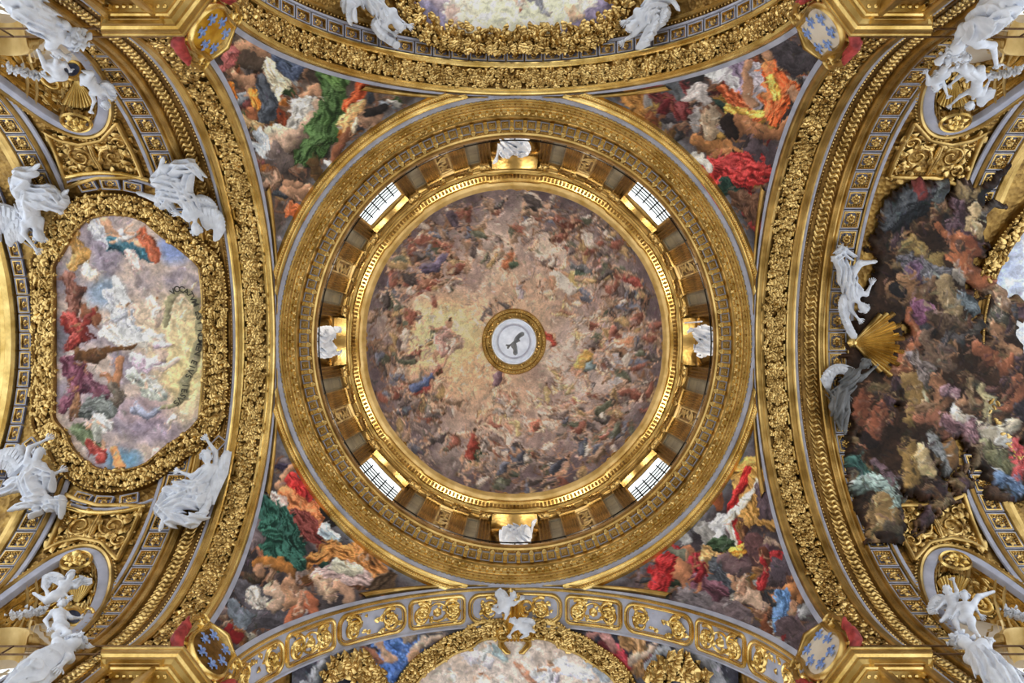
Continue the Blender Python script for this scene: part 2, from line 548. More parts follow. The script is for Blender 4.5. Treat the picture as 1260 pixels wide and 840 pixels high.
# ================================================================== THE SETTING
EY = UY / UX
def rev(r, th, z):
    r, th, z = np.broadcast_arrays(np.asarray(r, float), np.asarray(th, float), np.asarray(z, float))
    return np.stack([r * np.cos(th), EY * r * np.sin(th), z], -1)

# floor of the crossing and the arms
g = G(); g.box((0, 0, -1.65), (26, 26, 0.05))
g.build('floor', 'floor', kind='structure', label='pale marble church floor far below the dome')

# ---- piers with their entablatures (plan path in the + + quadrant, mirrored)
plan = [(15.5, 9.15), (10.1, 9.15), (10.1, 7.5), (8.16, 7.5), (7.5, 8.37), (7.5, 10.3), (9.15, 10.3), (9.15, 15.5)]
corn = [(.95, -1.6), (.95, 19.2), (.86, 19.25), (.86, 19.42), (.92, 19.45), (.92, 20.05), (.80, 20.10), (.72, 20.22), (.70, 20.30), (.62, 20.30), (.58, 20.42), (.50, 20.45),
        (.28, 20.52), (.28, 20.62), (.24, 20.66), (.22, 20.78), (.12, 20.84), (.10, 20.92), (.04, 20.98), (.0, 21.10), (.0, 21.18), (-.03, 21.2), (-.03, 21.28), (.5, 21.34), (1.6, 21.40)]
CORNERS = {'wall_right_rear': (1, 1), 'wall_left_rear': (-1, 1), 'wall_right_front': (1, -1), 'wall_left_front': (-1, -1)}
for nm, (sx, sy) in CORNERS.items():
    mp = lambda a, b, c, sx=sx, sy=sy: np.stack([sx * a, sy * b, c + 0 * a], -1)
    g = G(); sweep(g, mp, plan, [(a_, z_ - (.85 if z_ > 0 else 0)) for a_, z_ in corn])
    wl = g.build(nm, 'gold_bright', kind='structure', smooth=25, label='gilded pier entablature carrying the corner of the crossing')
    # soffit panels under the cornice, seen from below
    g = G()
    for (x0, x1, y0) in ((8.5, 9.8, 7.62),):
        rect = [(x0, y0), (x1, y0), (x1, y0 + .2), (x0, y0 + .2)]
        sweep(g, lambda a, b, c, sx=sx, sy=sy: np.stack([sx * a, sy * b, 20.0 - c], -1), rect, [(-.04, .0), (-.04, .1), (.03, .1), (.03, .0)], closed=True)
    g.build('soffit_moulding', 'gold_bright', wl, 25)
    g = G()
    for (a0, a1, fx) in ((8.3, 10.0, 0),):
        u = np.arange(a0, a1, .16)
        beads(g, lambda a, b, c, sx=sx, sy=sy: np.stack([sx * a, sy * b, 19.62 - c], -1), u, np.full(len(u), 7.9), .055)
    g.build('egg_moulding', 'gold_bright', wl, 60, kind='stuff')

# ---- vault arms
LU0, LUA, LPH, LPA = 13.6, 1.6, math.radians(90), math.radians(32.5)
def lun_path(n=60, da=0.0):
    t = np.linspace(0, PI, n)
    q = np.stack([LU0 + (LUA + da) * np.cos(t), R * (LPH - (LPA + da / R) * np.sin(t))], -1)
    s0 = np.linspace(3.0, .2, 12)[:, None]
    return np.vstack([q[:1] + s0 * np.array([[0, 1.0]]), q, q[-1:] + s0[::-1] * np.array([[0, 1.0]])])
def in_lun(u, v):
    b = np.maximum((R * LPH - np.abs(v)) / (R * LPA), 0)
    return ((u - LU0) / LUA) ** 2 + b ** 2 < 1

VMAX = R * PI / 2 + 3.4
VA = {}
for nm, A in ARMS.items():
    u0 = UX if A.axis == 'x' else UY
    us = np.arange(u0, 20.01, .12); vs = np.linspace(-VMAX, VMAX, 261)
    U, V = np.meshgrid(us, vs, indexing='ij')
    P = A(U, V, -0.10)
    k = ~in_lun(U, V) if A.axis == 'x' else np.ones(U.shape, bool)
    ni, nj = U.shape
    I, J = np.meshgrid(np.arange(ni - 1), np.arange(nj - 1), indexing='ij')
    q = np.stack([I * nj + J, (I + 1) * nj + J, (I + 1) * nj + J + 1, I * nj + J + 1], -1).reshape(-1, 4)
    q = q[k.ravel()[q].all(1)]
    g = G(); g.add(P.reshape(-1, 3), q)
    VA[nm] = g.build('vault_' + nm, 'gold_ground', kind='structure', smooth=180, label={
        'left': 'gilded barrel vault with an octagonal painted panel and white angels',
        'right': 'gilded barrel vault overrun by a dark crowd of painted figures',
        'top': 'gilded barrel vault with pale clouded painting and a row of dark coffers',
        'bottom': 'vault with lavender band of gilded rounded panels'}[nm])

# ---- shared coffer meshes
def coffer_mesh(name, lu, lv, ground='blue', line=.035, ros=.95):
    g = G()
    rect = lambda a, b: [(-a, -b), (a, -b), (a, b), (-a, b)]
    def ring(a, b, pr, m):
        sweep(g, flat, rect(a, b), pr, closed=True, mat=m)
    a, b = lu / 2, lv / 2
    ring(a - .01, b - .01, [(0, .0), (0, .035), (-line, .035), (-line - .005, .0)], 2)         # thin lavender line
    kr = min(lu, lv) / .66
    ring(a - .025 - line, b - .025 - line, [(.02 * kr, 0), (0, .05 * kr), (-.035 * kr, .055 * kr), (-.05 * kr, .01), (-.06 * kr, -.05), (-.08 * kr, -.06)], 0)
    g.add([[-a, -b, -.07], [a, -b, -.07], [a, b, -.07], [-a, b, -.07]], [[0, 1, 2, 3]], 1)
    # rosette of leaves on the ground
    m = min(a, b)
    k = 8
    an = np.arange(k) * 2 * PI / k
    rr = np.random.default_rng(3)
    leaves(g, flat, m * .12 * np.cos(an), m * .12 * np.sin(an), m * .48 * ros, an, 0, w0=-.05, lift=.55, width=.42, rng=rr)
    beads(g, flat, np.array([0.0]), np.array([0.0]), m * .17, 0, w0=0.0)
    cu = (a - .19 * kr) * np.array([1, 1, -1, -1]); cv = (b - .19 * kr) * np.array([1, -1, 1, -1])
    leaves(g, flat, cu, cv, m * .2, np.arctan2(cv, cu), 0, w0=-.05, rng=rr)
    # bead line
    for s in (-1, 1):
        v = np.arange(-b + .13 * kr, b - .12 * kr, .085 * kr)
        beads(g, flat, np.full(len(v), s * (a - .115 * kr)), v, .026 * kr, 0, w0=-.0)
        u = np.arange(-a + .13 * kr, a - .12 * kr, .085 * kr)
        beads(g, flat, u, np.full(len(u), s * (b - .115 * kr)), .026 * kr, 0, w0=-.0)
    o = g.build(name, ['gold_leaf', ground, 'lavender'], smooth=50)
    me = o.data
    bpy.data.objects.remove(o)
    return me
COF = coffer_mesh('coffer', .66, .70)
COF_T = coffer_mesh('coffer_dark', .42, .62)

def arc_beads(g, A, u, step, r, ph=105, el=1.0, w0=0.0, mat=0):
    v = np.arange(-R * math.radians(ph), R * math.radians(ph), step)
    beads(g, A, np.full(len(v), u), v, r, mat, w0, el)

PH = R * PI / 2 + 3.0
def foliage_band(A, u0, u1, parent, n=1500, size=.2, ph=96, seed=1):
    rg = np.random.default_rng(seed)
    m = R * math.radians(ph)
    g = G()
    u = rg.uniform(u0 + .04, u1 - .04, n); v = rg.uniform(-m, m, n)
    leaves(g, A, u, v, size, None, 0, w0=.02, lift=.55, rng=rg)
    nb = n // 4
    beads(g, A, rg.uniform(u0 + .06, u1 - .06, nb), rg.uniform(-m, m, nb), .05, 0, w0=.05)
    return g.build('foliage_band', 'gold_leaf', parent, 70, kind='stuff')

def moulding(parent, A, prof, mat, name='moulding', n=151, ph=PH, gap=0.0):
    g = G()
    if gap:
        band(g, A, prof, -ph, -gap, n // 2); band(g, A, prof, gap, ph, n // 2)
    else:
        band(g, A, prof, -ph, ph, n)
    return g.build(name, mat, parent, 30)

# ---- side arms (left and right share their order of bands)
for nm in ('left', 'right'):
    A = ARMS[nm]; T = VA[nm]
    moulding(T, A, [(8.56, -.12), (8.54, .02), (8.56, .12), (8.60, .16), (8.70, .16), (8.74, .11), (8.78, .09), (8.84, .10), (8.88, .06), (8.90, -.02)], 'gold_bright' if nm == 'left' else 'gold', 'arch_moulding')  # brighter gold on the left puts that arch's stronger light into colour
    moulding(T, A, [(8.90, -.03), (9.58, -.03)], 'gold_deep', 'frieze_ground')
    foliage_band(A, 8.90, 9.58, T, 2400, .19, seed=3 if nm == 'left' else 4)
    # rope of upright bars along the edge of the frieze
    g = G()
    v = np.arange(-PH, PH, .62)
    for x in v:
        band(g, A, [(9.53, .0), (9.55, .09), (9.61, .09), (9.63, .0)], x, x + .42, 4)
    g.build('reed_moulding', 'gold_bright', T, 40, kind='stuff')
    moulding(T, A, [(9.62, -.03), (9.64, .12), (9.68, .17), (9.80, .18), (9.86, .12), (9.90, .12), (9.93, .04), (9.98, .03)], 'gold_bright' if nm == 'left' else 'gold')  # again the left side's stronger light as a brighter gold
    moulding(T, A, [(9.98, .03), (10.03, .05), (10.07, .03)], 'lavender', 'stucco_line')
    moulding(T, A, [(10.07, .03), (10.10, -.03), (10.16, -.03), (10.18, .0), (10.24, .0), (10.26, -.05)], 'gold_deep', 'dark_moulding')
    g = G(); arc_beads(g, A, 10.13, .14, .045, w0=-.02); arc_beads(g, A, 10.90, .16, .04, w0=.02)
    g.build('bead_row', 'gold_leaf', T, 60, kind='stuff')
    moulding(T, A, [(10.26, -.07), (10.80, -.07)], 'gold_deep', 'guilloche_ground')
    # interlaced S-leaves of the guilloche
    g = G()
    vs = np.arange(-PH, PH, .20)
    tt = np.linspace(0, 1, 9)
    for i, x in enumerate(vs):
        for sgn in (1,):
            pu = 10.34 + .40 * tt
            pv = x + .34 * (tt - .5) + .10 * np.sin(2 * PI * tt)
            tube(g, A, np.stack([pu, pv], -1), .055 * np.sin(PI * np.clip(tt, .08, .92)) + .02, h=1.1, w0=-.06, n=4)
    g.build('guilloche', 'gold_leaf', T, 70, kind='stuff')
    moulding(T, A, [(10.80, -.08), (10.82, .02), (10.86, .05), (10.96, .06), (11.0, .01), (11.06, .0), (11.09, .06), (11.15, .06), (11.17, -.02)], 'gold')
    moulding(T, A, [(11.84, -.03), (11.86, .05), (11.92, .05), (11.94, .0)], 'gold', gap=4.6 if nm == 'left' else 0)
    moulding(T, A, [(11.94, .0), (11.96, .02), (12.06, .02), (12.08, -.03)], 'lavender', 'stucco_line', gap=4.6 if nm == 'left' else 0)
    # second rib further along the arm
    moulding(T, A, [(15.06, -.02), (15.08, .03), (15.22, .03), (15.24, -.0)], 'lavender', 'stucco_line', gap=5.0)
    moulding(T, A, [(15.24, .0), (15.26, .07), (15.34, .09), (15.40, .05), (15.43, -.02)], 'gold', gap=5.0)
    moulding(T, A, [(16.12, -.02), (16.15, .07), (16.30, .09), (16.36, .03), (16.50, .03), (16.54, -.03)], 'gold', gap=5.0)
    # coffers
    for (uc, lo, hi) in ((11.50, 0, 90), (15.78, 0, 90)):
        dv = .735
        for i in range(-20, 21):
            v = i * dv
            P = A(uc, v, 0); x, y = proj(P)
            if not (-25 < x < 1285 and -25 < y < 865): continue
            if uc > 15 and nm == 'left' and abs(v) < 5.0: continue
            if uc > 15 and nm == 'right' and abs(v) < 4.4: continue
            if uc < 12 and nm == 'left' and abs(v) < 3.7: continue
            inst(COF, 'coffer', A.mat(uc, v, -.02), T)

# choir arch seen at the far left, its coffers and mouldings
A = AL; T = VA['left']
moulding(T, A, [(17.78, -.02), (17.80, .10), (17.9, .18), (18.1, .20), (18.16, .12), (18.3, .12), (18.4, .22), (18.6, .24), (18.7, .1), (19.2, .1)], 'gold_bright', 'choir_arch_moulding')
for i in range(-8, 9):
    inst(COF_T, 'coffer', A.mat(17.50, i * .66, -.02), T)

# ---- top arm
A = AT; T = VA['top']
moulding(T, A, [(8.78, -.12), (8.76, .02), (8.78, .12), (8.82, .16), (8.90, .16), (8.94, .10), (8.99, .10), (9.02, -.02)], 'gold_bright', 'arch_moulding')
moulding(T, A, [(9.02, -.03), (9.70, -.03)], 'gold_deep', 'frieze_ground')
foliage_band(A, 9.04, 9.68, T, 2400, .19, seed=6)
moulding(T, A, [(9.70, -.03), (9.72, .12), (9.76, .17), (9.86, .17), (9.90, .08), (9.95, .06), (9.98, -.02)], 'gold_bright')
moulding(T, A, [(10.44, -.03), (10.46, .03), (10.52, .03), (10.54, -.02)], 'lavender', 'stucco_line')
g = G(); arc_beads(g, A, 10.62, .14, .045, w0=-.02); g.build('bead_row', 'gold_leaf', T, 60, kind='stuff')
for i in range(-18, 19):
    P = A(10.2, i * .66, 0); x, y = proj(P)
    if -20 < x < 1280 and -15 < y < 850:
        inst(COF_T, 'coffer', A.mat(10.21, i * .66, -.02), T)
moulding(T, A, [(10.66, -.02), (10.70, .06), (10.78, .06), (10.82, -.02)], 'gold')

# ---- bottom arm: lavender band with gilded rounded panels
A = AB; T = VA['bottom']
moulding(T, A, [(8.78, -.12), (8.77, .02), (8.80, .08), (8.86, .08), (8.87, .05)], 'gold_bright', 'arch_moulding')
moulding(T, A, [(8.87, .05), (8.90, .03), (10.06, .03), (10.10, .06), (10.16, .06), (10.17, -.08)], 'lavender', 'stucco_band')
def rounded(hu, hv, r, n=8):
    p = []
    for (cu, cv, a0) in ((hu - r, hv - r, 0), (-hu + r, hv - r, PI / 2), (-hu + r, -hv + r, PI), (hu - r, -hv + r, 1.5 * PI)):
        for t in np.linspace(0, PI / 2, n):
            p.append((cu + r * math.cos(a0 + t), cv + r * math.sin(a0 + t)))
    return np.array(p)
vpos = [(0, 1.62, .34)]
v = 1.62 + .22
for k, hl in enumerate([.98, 1.25, .98, 1.25, .98, 1.25]):
    vpos += [(v + hl, hl, .34 if k % 2 else .16), (-v - hl, hl, .34 if k % 2 else .16)]
    v += 2 * hl + .2
uc = 9.48
for (vc, hl, rr) in vpos:
    P = A(uc, vc, 0); x, y = proj(P)
    if not (-60 < x < 1320 and y < 900): continue
    mp = lambda u, vv, w_, vc=vc: A(uc + u, vc + vv, w_)
    g = G()
    pth = dense(rounded(.47, hl, rr), .08, True)
    sweep(g, mp, pth, [(-.05, .02), (-.04, .09), (0, .12), (.04, .12), (.07, .06), (.08, .02)], closed=True, mat=0)
    sweep(g, mp, pth, [(-.11, .02), (-.10, .06), (-.075, .06), (-.065, .02)], closed=True, mat=0)
    g.add(mp(pth[:, 0] * .97, pth[:, 1] * .97, .035), [np.arange(len(pth))], 1)
    # scrolls and rosettes
    for s in (-1, 1):
        for q in (-1, 1):
            tube(g, mp, spiral(q * .10, s * hl * .55, .03, .30, q * s * 1.2, q * s * 1.4), np.linspace(.03, .075, 26), h=1.5, w0=.06)
        an = np.arange(7) * 2 * PI / 7
        leaves(g, mp, 0 + .03 * np.cos(an), s * hl * .62 + .03 * np.sin(an), .2, an, 0, w0=.05, lift=.5)
        beads(g, mp, np.array([0.0]), np.array([s * hl * .62]), .06, 0, w0=.08)
    rg = np.random.default_rng(int(abs(vc) * 10) + 2)
    m_ = int(26 * hl)
    leaves(g, mp, rg.uniform(-.33, .33, m_), rg.uniform(-hl * .8, hl * .8, m_), .2, None, 0, w0=.04, lift=.4, rng=rg)
    if rr < .3:
        o_ = np.array([(.28 * math.cos(t), .32 * math.sin(t)) for t in np.linspace(0, 2 * PI, 20, endpoint=False)])
        sweep(g, mp, o_, [(-.02, .03), (.0, .12), (.05, .14), (.07, .06)], closed=True)
        beads(g, mp, np.array([0.0]), np.array([0.0]), .2, 0, w0=.05)
    g.build('rounded_panel', ['gold_bright', 'lavender'], T, 60)

# ---- lunettes with windows in the side arms
WIN_N = [4]
def lunette(A, nm, sv):
    T = VA[nm]; s = A.sg
    mp = lambda u, v, w_: A(u, sv * np.asarray(v), w_)
    path = lun_path()
    g = G(); sweep(g, mp, path, [(.06, -.14), (.06, .0), (.02, .05), (-.22, .05), (-.26, .02)])
    g.build('lunette_rim', 'lavender', T, 40)
    g = G(); sweep(g, mp, path, [(-.25, .02), (-.27, .08), (-.34, .10), (-.40, .04)])
    p2 = dense(lun_path(60, .48), .16); beads(g, mp, p2[:, 0], p2[:, 1], .05, 0, 0.0)
    g.build('lunette_moulding', 'gold', T, 50)
    t = np.linspace(0, PI, 61); q = np.linspace(0, 1, 14)
    A0 = mp(LU0 + LUA * np.cos(t), R * (LPH - LPA * np.sin(t)), -.05)
    B0 = np.stack([s * (LU0 + 1.5 * np.cos(t)), sv * np.full(61, 8.5), 21.9 + 3.7 * np.sin(t)], -1)
    def shell(tt, qq, ww):
        tt, qq, ww = np.broadcast_arrays(np.asarray(tt, float), np.asarray(qq, float), np.asarray(ww, float))
        Pa = np.stack([np.interp(tt, t, A0[:, k]) for k in range(3)], -1)
        Pb = np.stack([np.interp(tt, t, B0[:, k]) for k in range(3)], -1)
        P = Pa + (Pb - Pa) * qq[..., None]
        P[..., 2] += .35 * np.sin(PI * qq) * np.sin(tt)
        P[..., 1] -= sv * ww * .55; P[..., 2] -= ww * .83
        return P
    g = G(); g.grid(shell(t[:, None], q[None], 0 * q[None]))
    sh = g.build('lunette_shell', 'gold_ground', T, 180)
    g = G()
    for tc in (.42, .85, 1.28, 1.57 + .29, 1.57 + .72, 1.57 + 1.15):
        for dt in (-.05, .05):
            tube3(g, shell(tc + dt, q, .02), .06, n=6)
    g.build('shell_rib', 'gold_pale', sh, 60)
    g = G()
    rg = np.random.default_rng(11)
    nl = 420
    leaves(g, lambda a, b, c: shell(a, b, c * 1.0), rg.uniform(.1, PI - .1, nl), rg.uniform(.08, .95, nl), .13, None, 0, w0=.03, lift=.5, rng=rg)
    g.build('shell_foliage', 'gold_leaf', sh, 70, kind='stuff')
    # boss at the head of the shell
    g = G(); bm = lambda a, b, c: mp(LU0 + np.asarray(a), R * (LPH - LPA) + .34 + np.asarray(b), np.asarray(c) + .05)
    an = np.arange(9) * 2 * PI / 9
    o_ = np.array([(.42 * math.cos(x), .34 * math.sin(x)) for x in np.linspace(0, 2 * PI, 24, endpoint=False)])
    sweep(g, bm, o_, [(-.05, -.05), (-.03, .06), (.04, .09), (.08, .02)], closed=True)
    leaves(g, bm, .06 * np.cos(an), .06 * np.sin(an), .28, an, 0, .02, .5)
    beads(g, bm, np.array([0.0]), np.array([0.0]), .12, 0, .04)
    g.build('boss', 'gold_bright', T, 60)
    # wall below the shell, around the window
    wp = lambda u, z, w_: np.stack(np.broadcast_arrays(s * np.asarray(u, float), sv * (8.5 - np.asarray(w_, float)), np.asarray(z, float)), -1)
    rr = np.linspace(0, 1, 6)
    leg = np.linspace(-2.6, -.1, 8)
    ex = lambda uu, zz, zs: (np.r_[np.full(8, uu[0]), uu, np.full(8, uu[-1])], np.r_[zs + leg, zz, zs + leg[::-1]])
    iu, iz = ex(LU0 + 1.15 * np.cos(t), 21.5 + 1.35 * np.sin(t), 21.5)
    ou, oz = ex(LU0 + 1.66 * np.cos(t), 21.5 + 4.15 * np.sin(t), 21.5)
    g = G(); g.grid(wp(iu[:, None] + (ou - iu)[:, None] * rr, iz[:, None] + (oz - iz)[:, None] * rr, 0))
    g.build('lunette_wall', 'pale_wall', T, 180)
    g = G()
    su, sz = ex(LU0 + 1.22 * np.cos(t), 21.5 + 1.42 * np.sin(t), 21.5)
    sweep(g, wp, np.stack([su, sz], -1), [(0.06, -.5), (.06, .06), (0, .12), (-.06, .12), (-.1, .03)])
    g.build('window_reveal', 'pale_wall', T, 35)
    g = G()
    pr = [(.0, .0), (.0, .16), (-.06, .2), (-.07, .3), (-.18, .33), (-.2, .45), (-.30, .48), (-.32, .62), (-.44, .66), (-.46, .76), (-.54, .78), (-.58, .7), (-.66, .3), (-.8, .0)]
    t2 = np.linspace(.45, PI - .45, 41)
    sweep(g, wp, np.stack([LU0 + 1.36 * np.cos(t2), 21.6 + 1.45 * np.sin(t2)], -1), pr)
    for (a, b) in ((.5, .62), (.95, 1.05), (2.1, 2.2), (2.52, 2.64)):        # broken blocks of the pediment
        t3 = np.linspace(a, b, 6)
        sweep(g, wp, np.stack([LU0 + 1.5 * np.cos(t3), 21.6 + 1.6 * np.sin(t3)], -1), [(x, w_ * 1.22 + .02) for x, w_ in pr])
    g.build('window_pediment', 'gold_pale', T, 30)
    # the window: bars and pane set deep in the wall
    WIN_N[0] += 1
    wn = G()
    for x in np.linspace(-.8, .8, 4):
        zz = 21.5 + 1.3 * math.sqrt(max(1 - (x / 1.15) ** 2, 0.01))
        wn.box((s * (LU0 + x), sv * 8.98, (18.9 + zz) / 2), (.025, .025, (zz - 18.9) / 2))
    for z in (19.7, 20.2, 20.7, 21.2, 21.7, 22.1, 22.5):
        hw = 1.15 * math.sqrt(max(1 - (max(z - 21.5, 0) / 1.35) ** 2, 0))
        wn.box((s * LU0, sv * 8.98, z), (hw, .02, .02))
    wo = wn.build('window_%d' % WIN_N[0], 'pale_wall', kind='structure', label='arched clerestory window above the cornice in the ' + nm + ' vault')
    gp = G(); gp.add(wp(np.r_[iu], np.r_[iz], -.5), [np.arange(len(iu))])
    gp.build('pane', 'glass', wo)
    # shell cartouche with volutes below the boss
    g = G()
    cm = lambda a, b, c: shell(PI / 2 + np.asarray(a), .62 + np.asarray(b), np.asarray(c) + .12)
    for x in np.linspace(-.3, .3, 9):
        tube(g, cm, np.array([(0 + x * .1, .18), (x * .6, 0), (x, -.22)]), [.015, .04, .05], h=2.2)
    for q_ in (-1, 1):
        tube(g, cm, spiral(q_ * .42, .1, .02, .17, 0 if q_ > 0 else PI, q_ * 1.4), np.linspace(.02, .05, 26), h=2.0)
    g.build('shell_cartouche', 'gold_bright', T, 60)
for nm in ('left', 'right'):
    for sv in (-1, 1):
        lunette(ARMS[nm], nm, sv)

# ---- scroll panels between the lunettes and the painted panels
corner_px = [(56, 163), (74, 172), (98, 177), (124, 172), (144, 150), (152, 165), (165, 190), (176, 218), (150, 219), (120, 219), (95, 226), (82, 232), (70, 195)]
cu, cv = AL.un(np.array(corner_px)[:, 0], np.array(corner_px)[:, 1])
cpath = np.stack([cu, -cv], -1)
def scroll_panel(A, nm, sv):
    T = VA[nm]
    mp = lambda u, v, w_: A(u, sv * np.asarray(v), w_)
    p = dense(cpath, .1, True)
    g = G(); sweep(g, mp, p, [(-.12, -.08), (-.08, .05), (-.02, .07), (.04, .05), (.06, -.06)], closed=True)
    o = g.build('panel_frame', 'gold', T, 40)
    c = cpath.mean(0)
    g = G()
    k = c + (p - c) * .88
    beads(g, mp, k[:, 0], k[:, 1], .035, 0, -.08)
    for q in (-1, 1):
        for (a, b, r0, tn, st) in ((.55, -.1, .42, 1.5, 0), (.95, .45, .26, 1.3, 2), (.35, .55, .26, 1.3, 4), (.9, -.65, .24, 1.2, 1)):
            tube(g, mp, spiral(c[0] + q * a, c[1] + b, .03, r0, (st if q > 0 else PI - st), q * tn, 30), np.linspace(.025, .075, 30), h=1.5, w0=-.09)
            an = np.linspace(0, 2 * PI, 6, endpoint=False)
            leaves(g, mp, c[0] + q * a + r0 * np.cos(an), c[1] + b + r0 * np.sin(an), .3, an + q, 0, -.08, .35)
    tube(g, mp, np.array([(c[0], c[1] - .9), (c[0] + .05, c[1]), (c[0], c[1] + .9)]), [.05, .12, .05], h=1.3, w0=-.08)
    g.build('acanthus_scroll', 'gold_leaf', o, 70)
for nm in ('left', 'right'):
    for sv in (-1, 1):
        scroll_panel(ARMS[nm], nm, sv)

# ================================================================== PENDENTIVES
def pend_pt(sx, sy):
    def f(a, t, w_=0.0):
        a, t, w_ = np.broadcast_arrays(np.asarray(a, float), np.asarray(t, float), np.asarray(w_, float))
        th = t * PI / 2
        z = ZC + R * np.where(th < 0, th, np.sin(th)); l = R * np.cos(np.maximum(th, 0))
        a1 = np.arctan2(l, UX); a2 = np.arctan2(UY, l)
        r1 = np.hypot(UX, l); r2 = np.hypot(UY, l)
        an = a1 + (a2 - a1) * a
        r = r1 + (r2 - r1) * a
        # below the springing a flat chamfer
        x = r * np.cos(an); y = r * np.sin(an)
        n = np.hypot(np.hypot(x, y), z - 20)
        k = 1 - w_ / np.maximum(n, 1)
        return np.stack([sx * x * k, sy * y * k, 20 + (z - 20) * k], -1)
    return f
PEND = {}
for nm, (sx, sy) in {'left_front': (-1, -1), 'right_front': (1, -1), 'left_rear': (-1, 1), 'right_rear': (1, 1)}.items():
    f = pend_pt(sx, sy)
    na, nt = 230, 230
    tt = np.linspace(-.14, 1, nt)
    g, P = painted_grid(f, np.linspace(0, 1, na), tt)
    PEND[nm] = (g.build('pendentive_' + nm, 'paint', kind='structure', smooth=180), P, f)
    # lavender edge and gilded frame towards the ring and the arch crowns
    T = PEND[nm][0]
    g = G()
    tq = np.linspace(-.03, .985, 60)
    for (a_of, s_) in ((0, 1), (1, -1)):
        d = .16
        rows = []
        for k_, ww in ((.0, .02), (.0, .05), (1, .05), (1, .0)):
            lw = np.hypot(UX, R * np.cos(tq * PI / 2)) * (np.arctan2(UY, R * np.cos(tq * PI / 2)) - np.arctan2(R * np.cos(tq * PI / 2), UX))
            rows.append(f(a_of + s_ * np.minimum(k_ * d / np.maximum(lw, .2), .5), tq, ww))
        g.grid(np.stack(rows, 1))
    g.build('stucco_line', 'lavender', T, 40)
    g = G()
    def pmap(a, t, w_):
        return f(a, t, w_)
    def plan(ps, r_, w_):          # plan angle and distance beyond the ring -> point of the pendentive
        ps, r_, w_ = np.broadcast_arrays(np.asarray(ps, float), np.asarray(r_, float), np.asarray(w_, float))
        rr_ = 8.67 + np.maximum(r_, .01)
        l_ = np.sqrt(rr_ ** 2 - 8.67 ** 2)
        b1 = np.arctan2(l_, UX); b2 = np.arctan2(UY, l_)
        return f(np.clip((ps - b1) / (b2 - b1), .0, 1.0), np.arccos(np.clip(l_ / R, 0, 1)) / (PI / 2), w_)
    aa = np.linspace(math.radians(11), math.radians(79), 90)
    g.grid(np.stack([plan(aa, d_, w_) for d_, w_ in ((.06, .0), (.08, .09), (.13, .11), (.17, .07), (.19, .07), (.22, .12), (.32, .12), (.36, .0))], 1))
    nb_ = 110
    beads(g, lambda u, v, w_: plan(np.asarray(u) / 8.8, .27 + np.asarray(v), w_), np.linspace(math.radians(13), math.radians(77), nb_) * 8.8, np.zeros(nb_), .05, 0, .11)
    g.build('ring_frame', 'gold_bright', T, 50)
    g = G()
    tq = np.linspace(.58, .945, 50)
    lw = np.hypot(UX, R * np.cos(tq * PI / 2)) * (np.arctan2(UY, R * np.cos(tq * PI / 2)) - np.arctan2(R * np.cos(tq * PI / 2), UX))
    for (a_of, s_) in ((0, 1), (1, -1)):
        g.grid(np.stack([f(a_of + s_ * np.minimum((.24 + d_) / lw, .49), tq, w_) for d_, w_ in ((0, 0), (.05, .09), (.16, .11), (.26, .08), (.3, 0))], 1))
    g.build('side_frame', 'gold', T, 40)

# ================================================================== RING, DRUM AND DOME
NT = 241
TH = np.linspace(0, 2 * PI, NT)[:-1]
def lathe(g, prof, mat=0, th=None, closed=True):
    p = np.array(prof, float)
    th = TH if th is None else th
    g.grid(rev(p[None, :, 0], th[:, None], p[None, :, 1]), mat, closed_i=closed)
DR = empty('drum', (0, 0, 30), kind='structure', label='gilded round drum with pilasters, niches and windows under the dome')
def dbuild(g, name, mat, smooth=30, kind=None, parent=None):
    return g.build(name, mat, parent or DR, smooth, kind=kind)
g = G(); lathe(g, [(8.60, 29.70), (8.50, 29.74), (8.46, 29.86)]); dbuild(g, 'stucco_ring', 'lavender')
g = G(); lathe(g, [(8.46, 29.84), (8.44, 29.80), (8.40, 29.80), (8.38, 29.90), (8.42, 29.95), (8.42, 30.1), (8.36, 30.12), (8.34, 30.06), (8.28, 30.06), (8.25, 30.16), (8.30, 30.22), (8.30, 30.42), (8.24, 30.45), (8.22, 30.40), (8.16, 30.42), (8.13, 30.52), (8.16, 30.6), (8.16, 30.9)])
dbuild(g, 'ring_architrave', 'gold_bright')
g = G(); lathe(g, [(8.16, 30.78), (8.10, 30.80), (8.04, 30.88), (8.02, 30.96), (7.66, 30.96), (7.64, 30.90), (7.58, 30.88), (7.56, 30.96), (7.50, 31.0), (7.46, 31.10), (7.44, 31.2), (7.44, 31.3), (7.5, 31.36), (8.4, 31.40)])
dbuild(g, 'ring_cornice', 'gold')
def rows(g, r, z, n, rad, el=1.0):
    m = lambda u, v, w_: rev(r + np.asarray(v), np.asarray(u) / r, z - np.asarray(w_))
    beads(g, m, np.arange(n) * 2 * PI / n * r, np.zeros(n), rad, 0, 0, el)
g = G()
rows(g, 8.46, 29.84, 300, .05); rows(g, 8.32, 30.09, 240, .06); rows(g, 8.19, 30.44, 200, .075, 1.3); rows(g, 7.60, 30.90, 300, .035)
dbuild(g, 'egg_and_bead', 'gold_leaf', 60, 'stuff')
g = G()
m = lambda u, v, w_: rev(8.13 + np.asarray(v), np.asarray(u) / 8.13, 30.60 - np.asarray(w_))
n_ = 320; leaves(g, m, np.arange(n_) * 2 * PI / n_ * 8.13, np.zeros(n_) - .02, .15, np.tile([.9, 2.2], 160), 0, 0, .4)
dbuild(g, 'leaf_row', 'gold_leaf', 60, 'stuff')

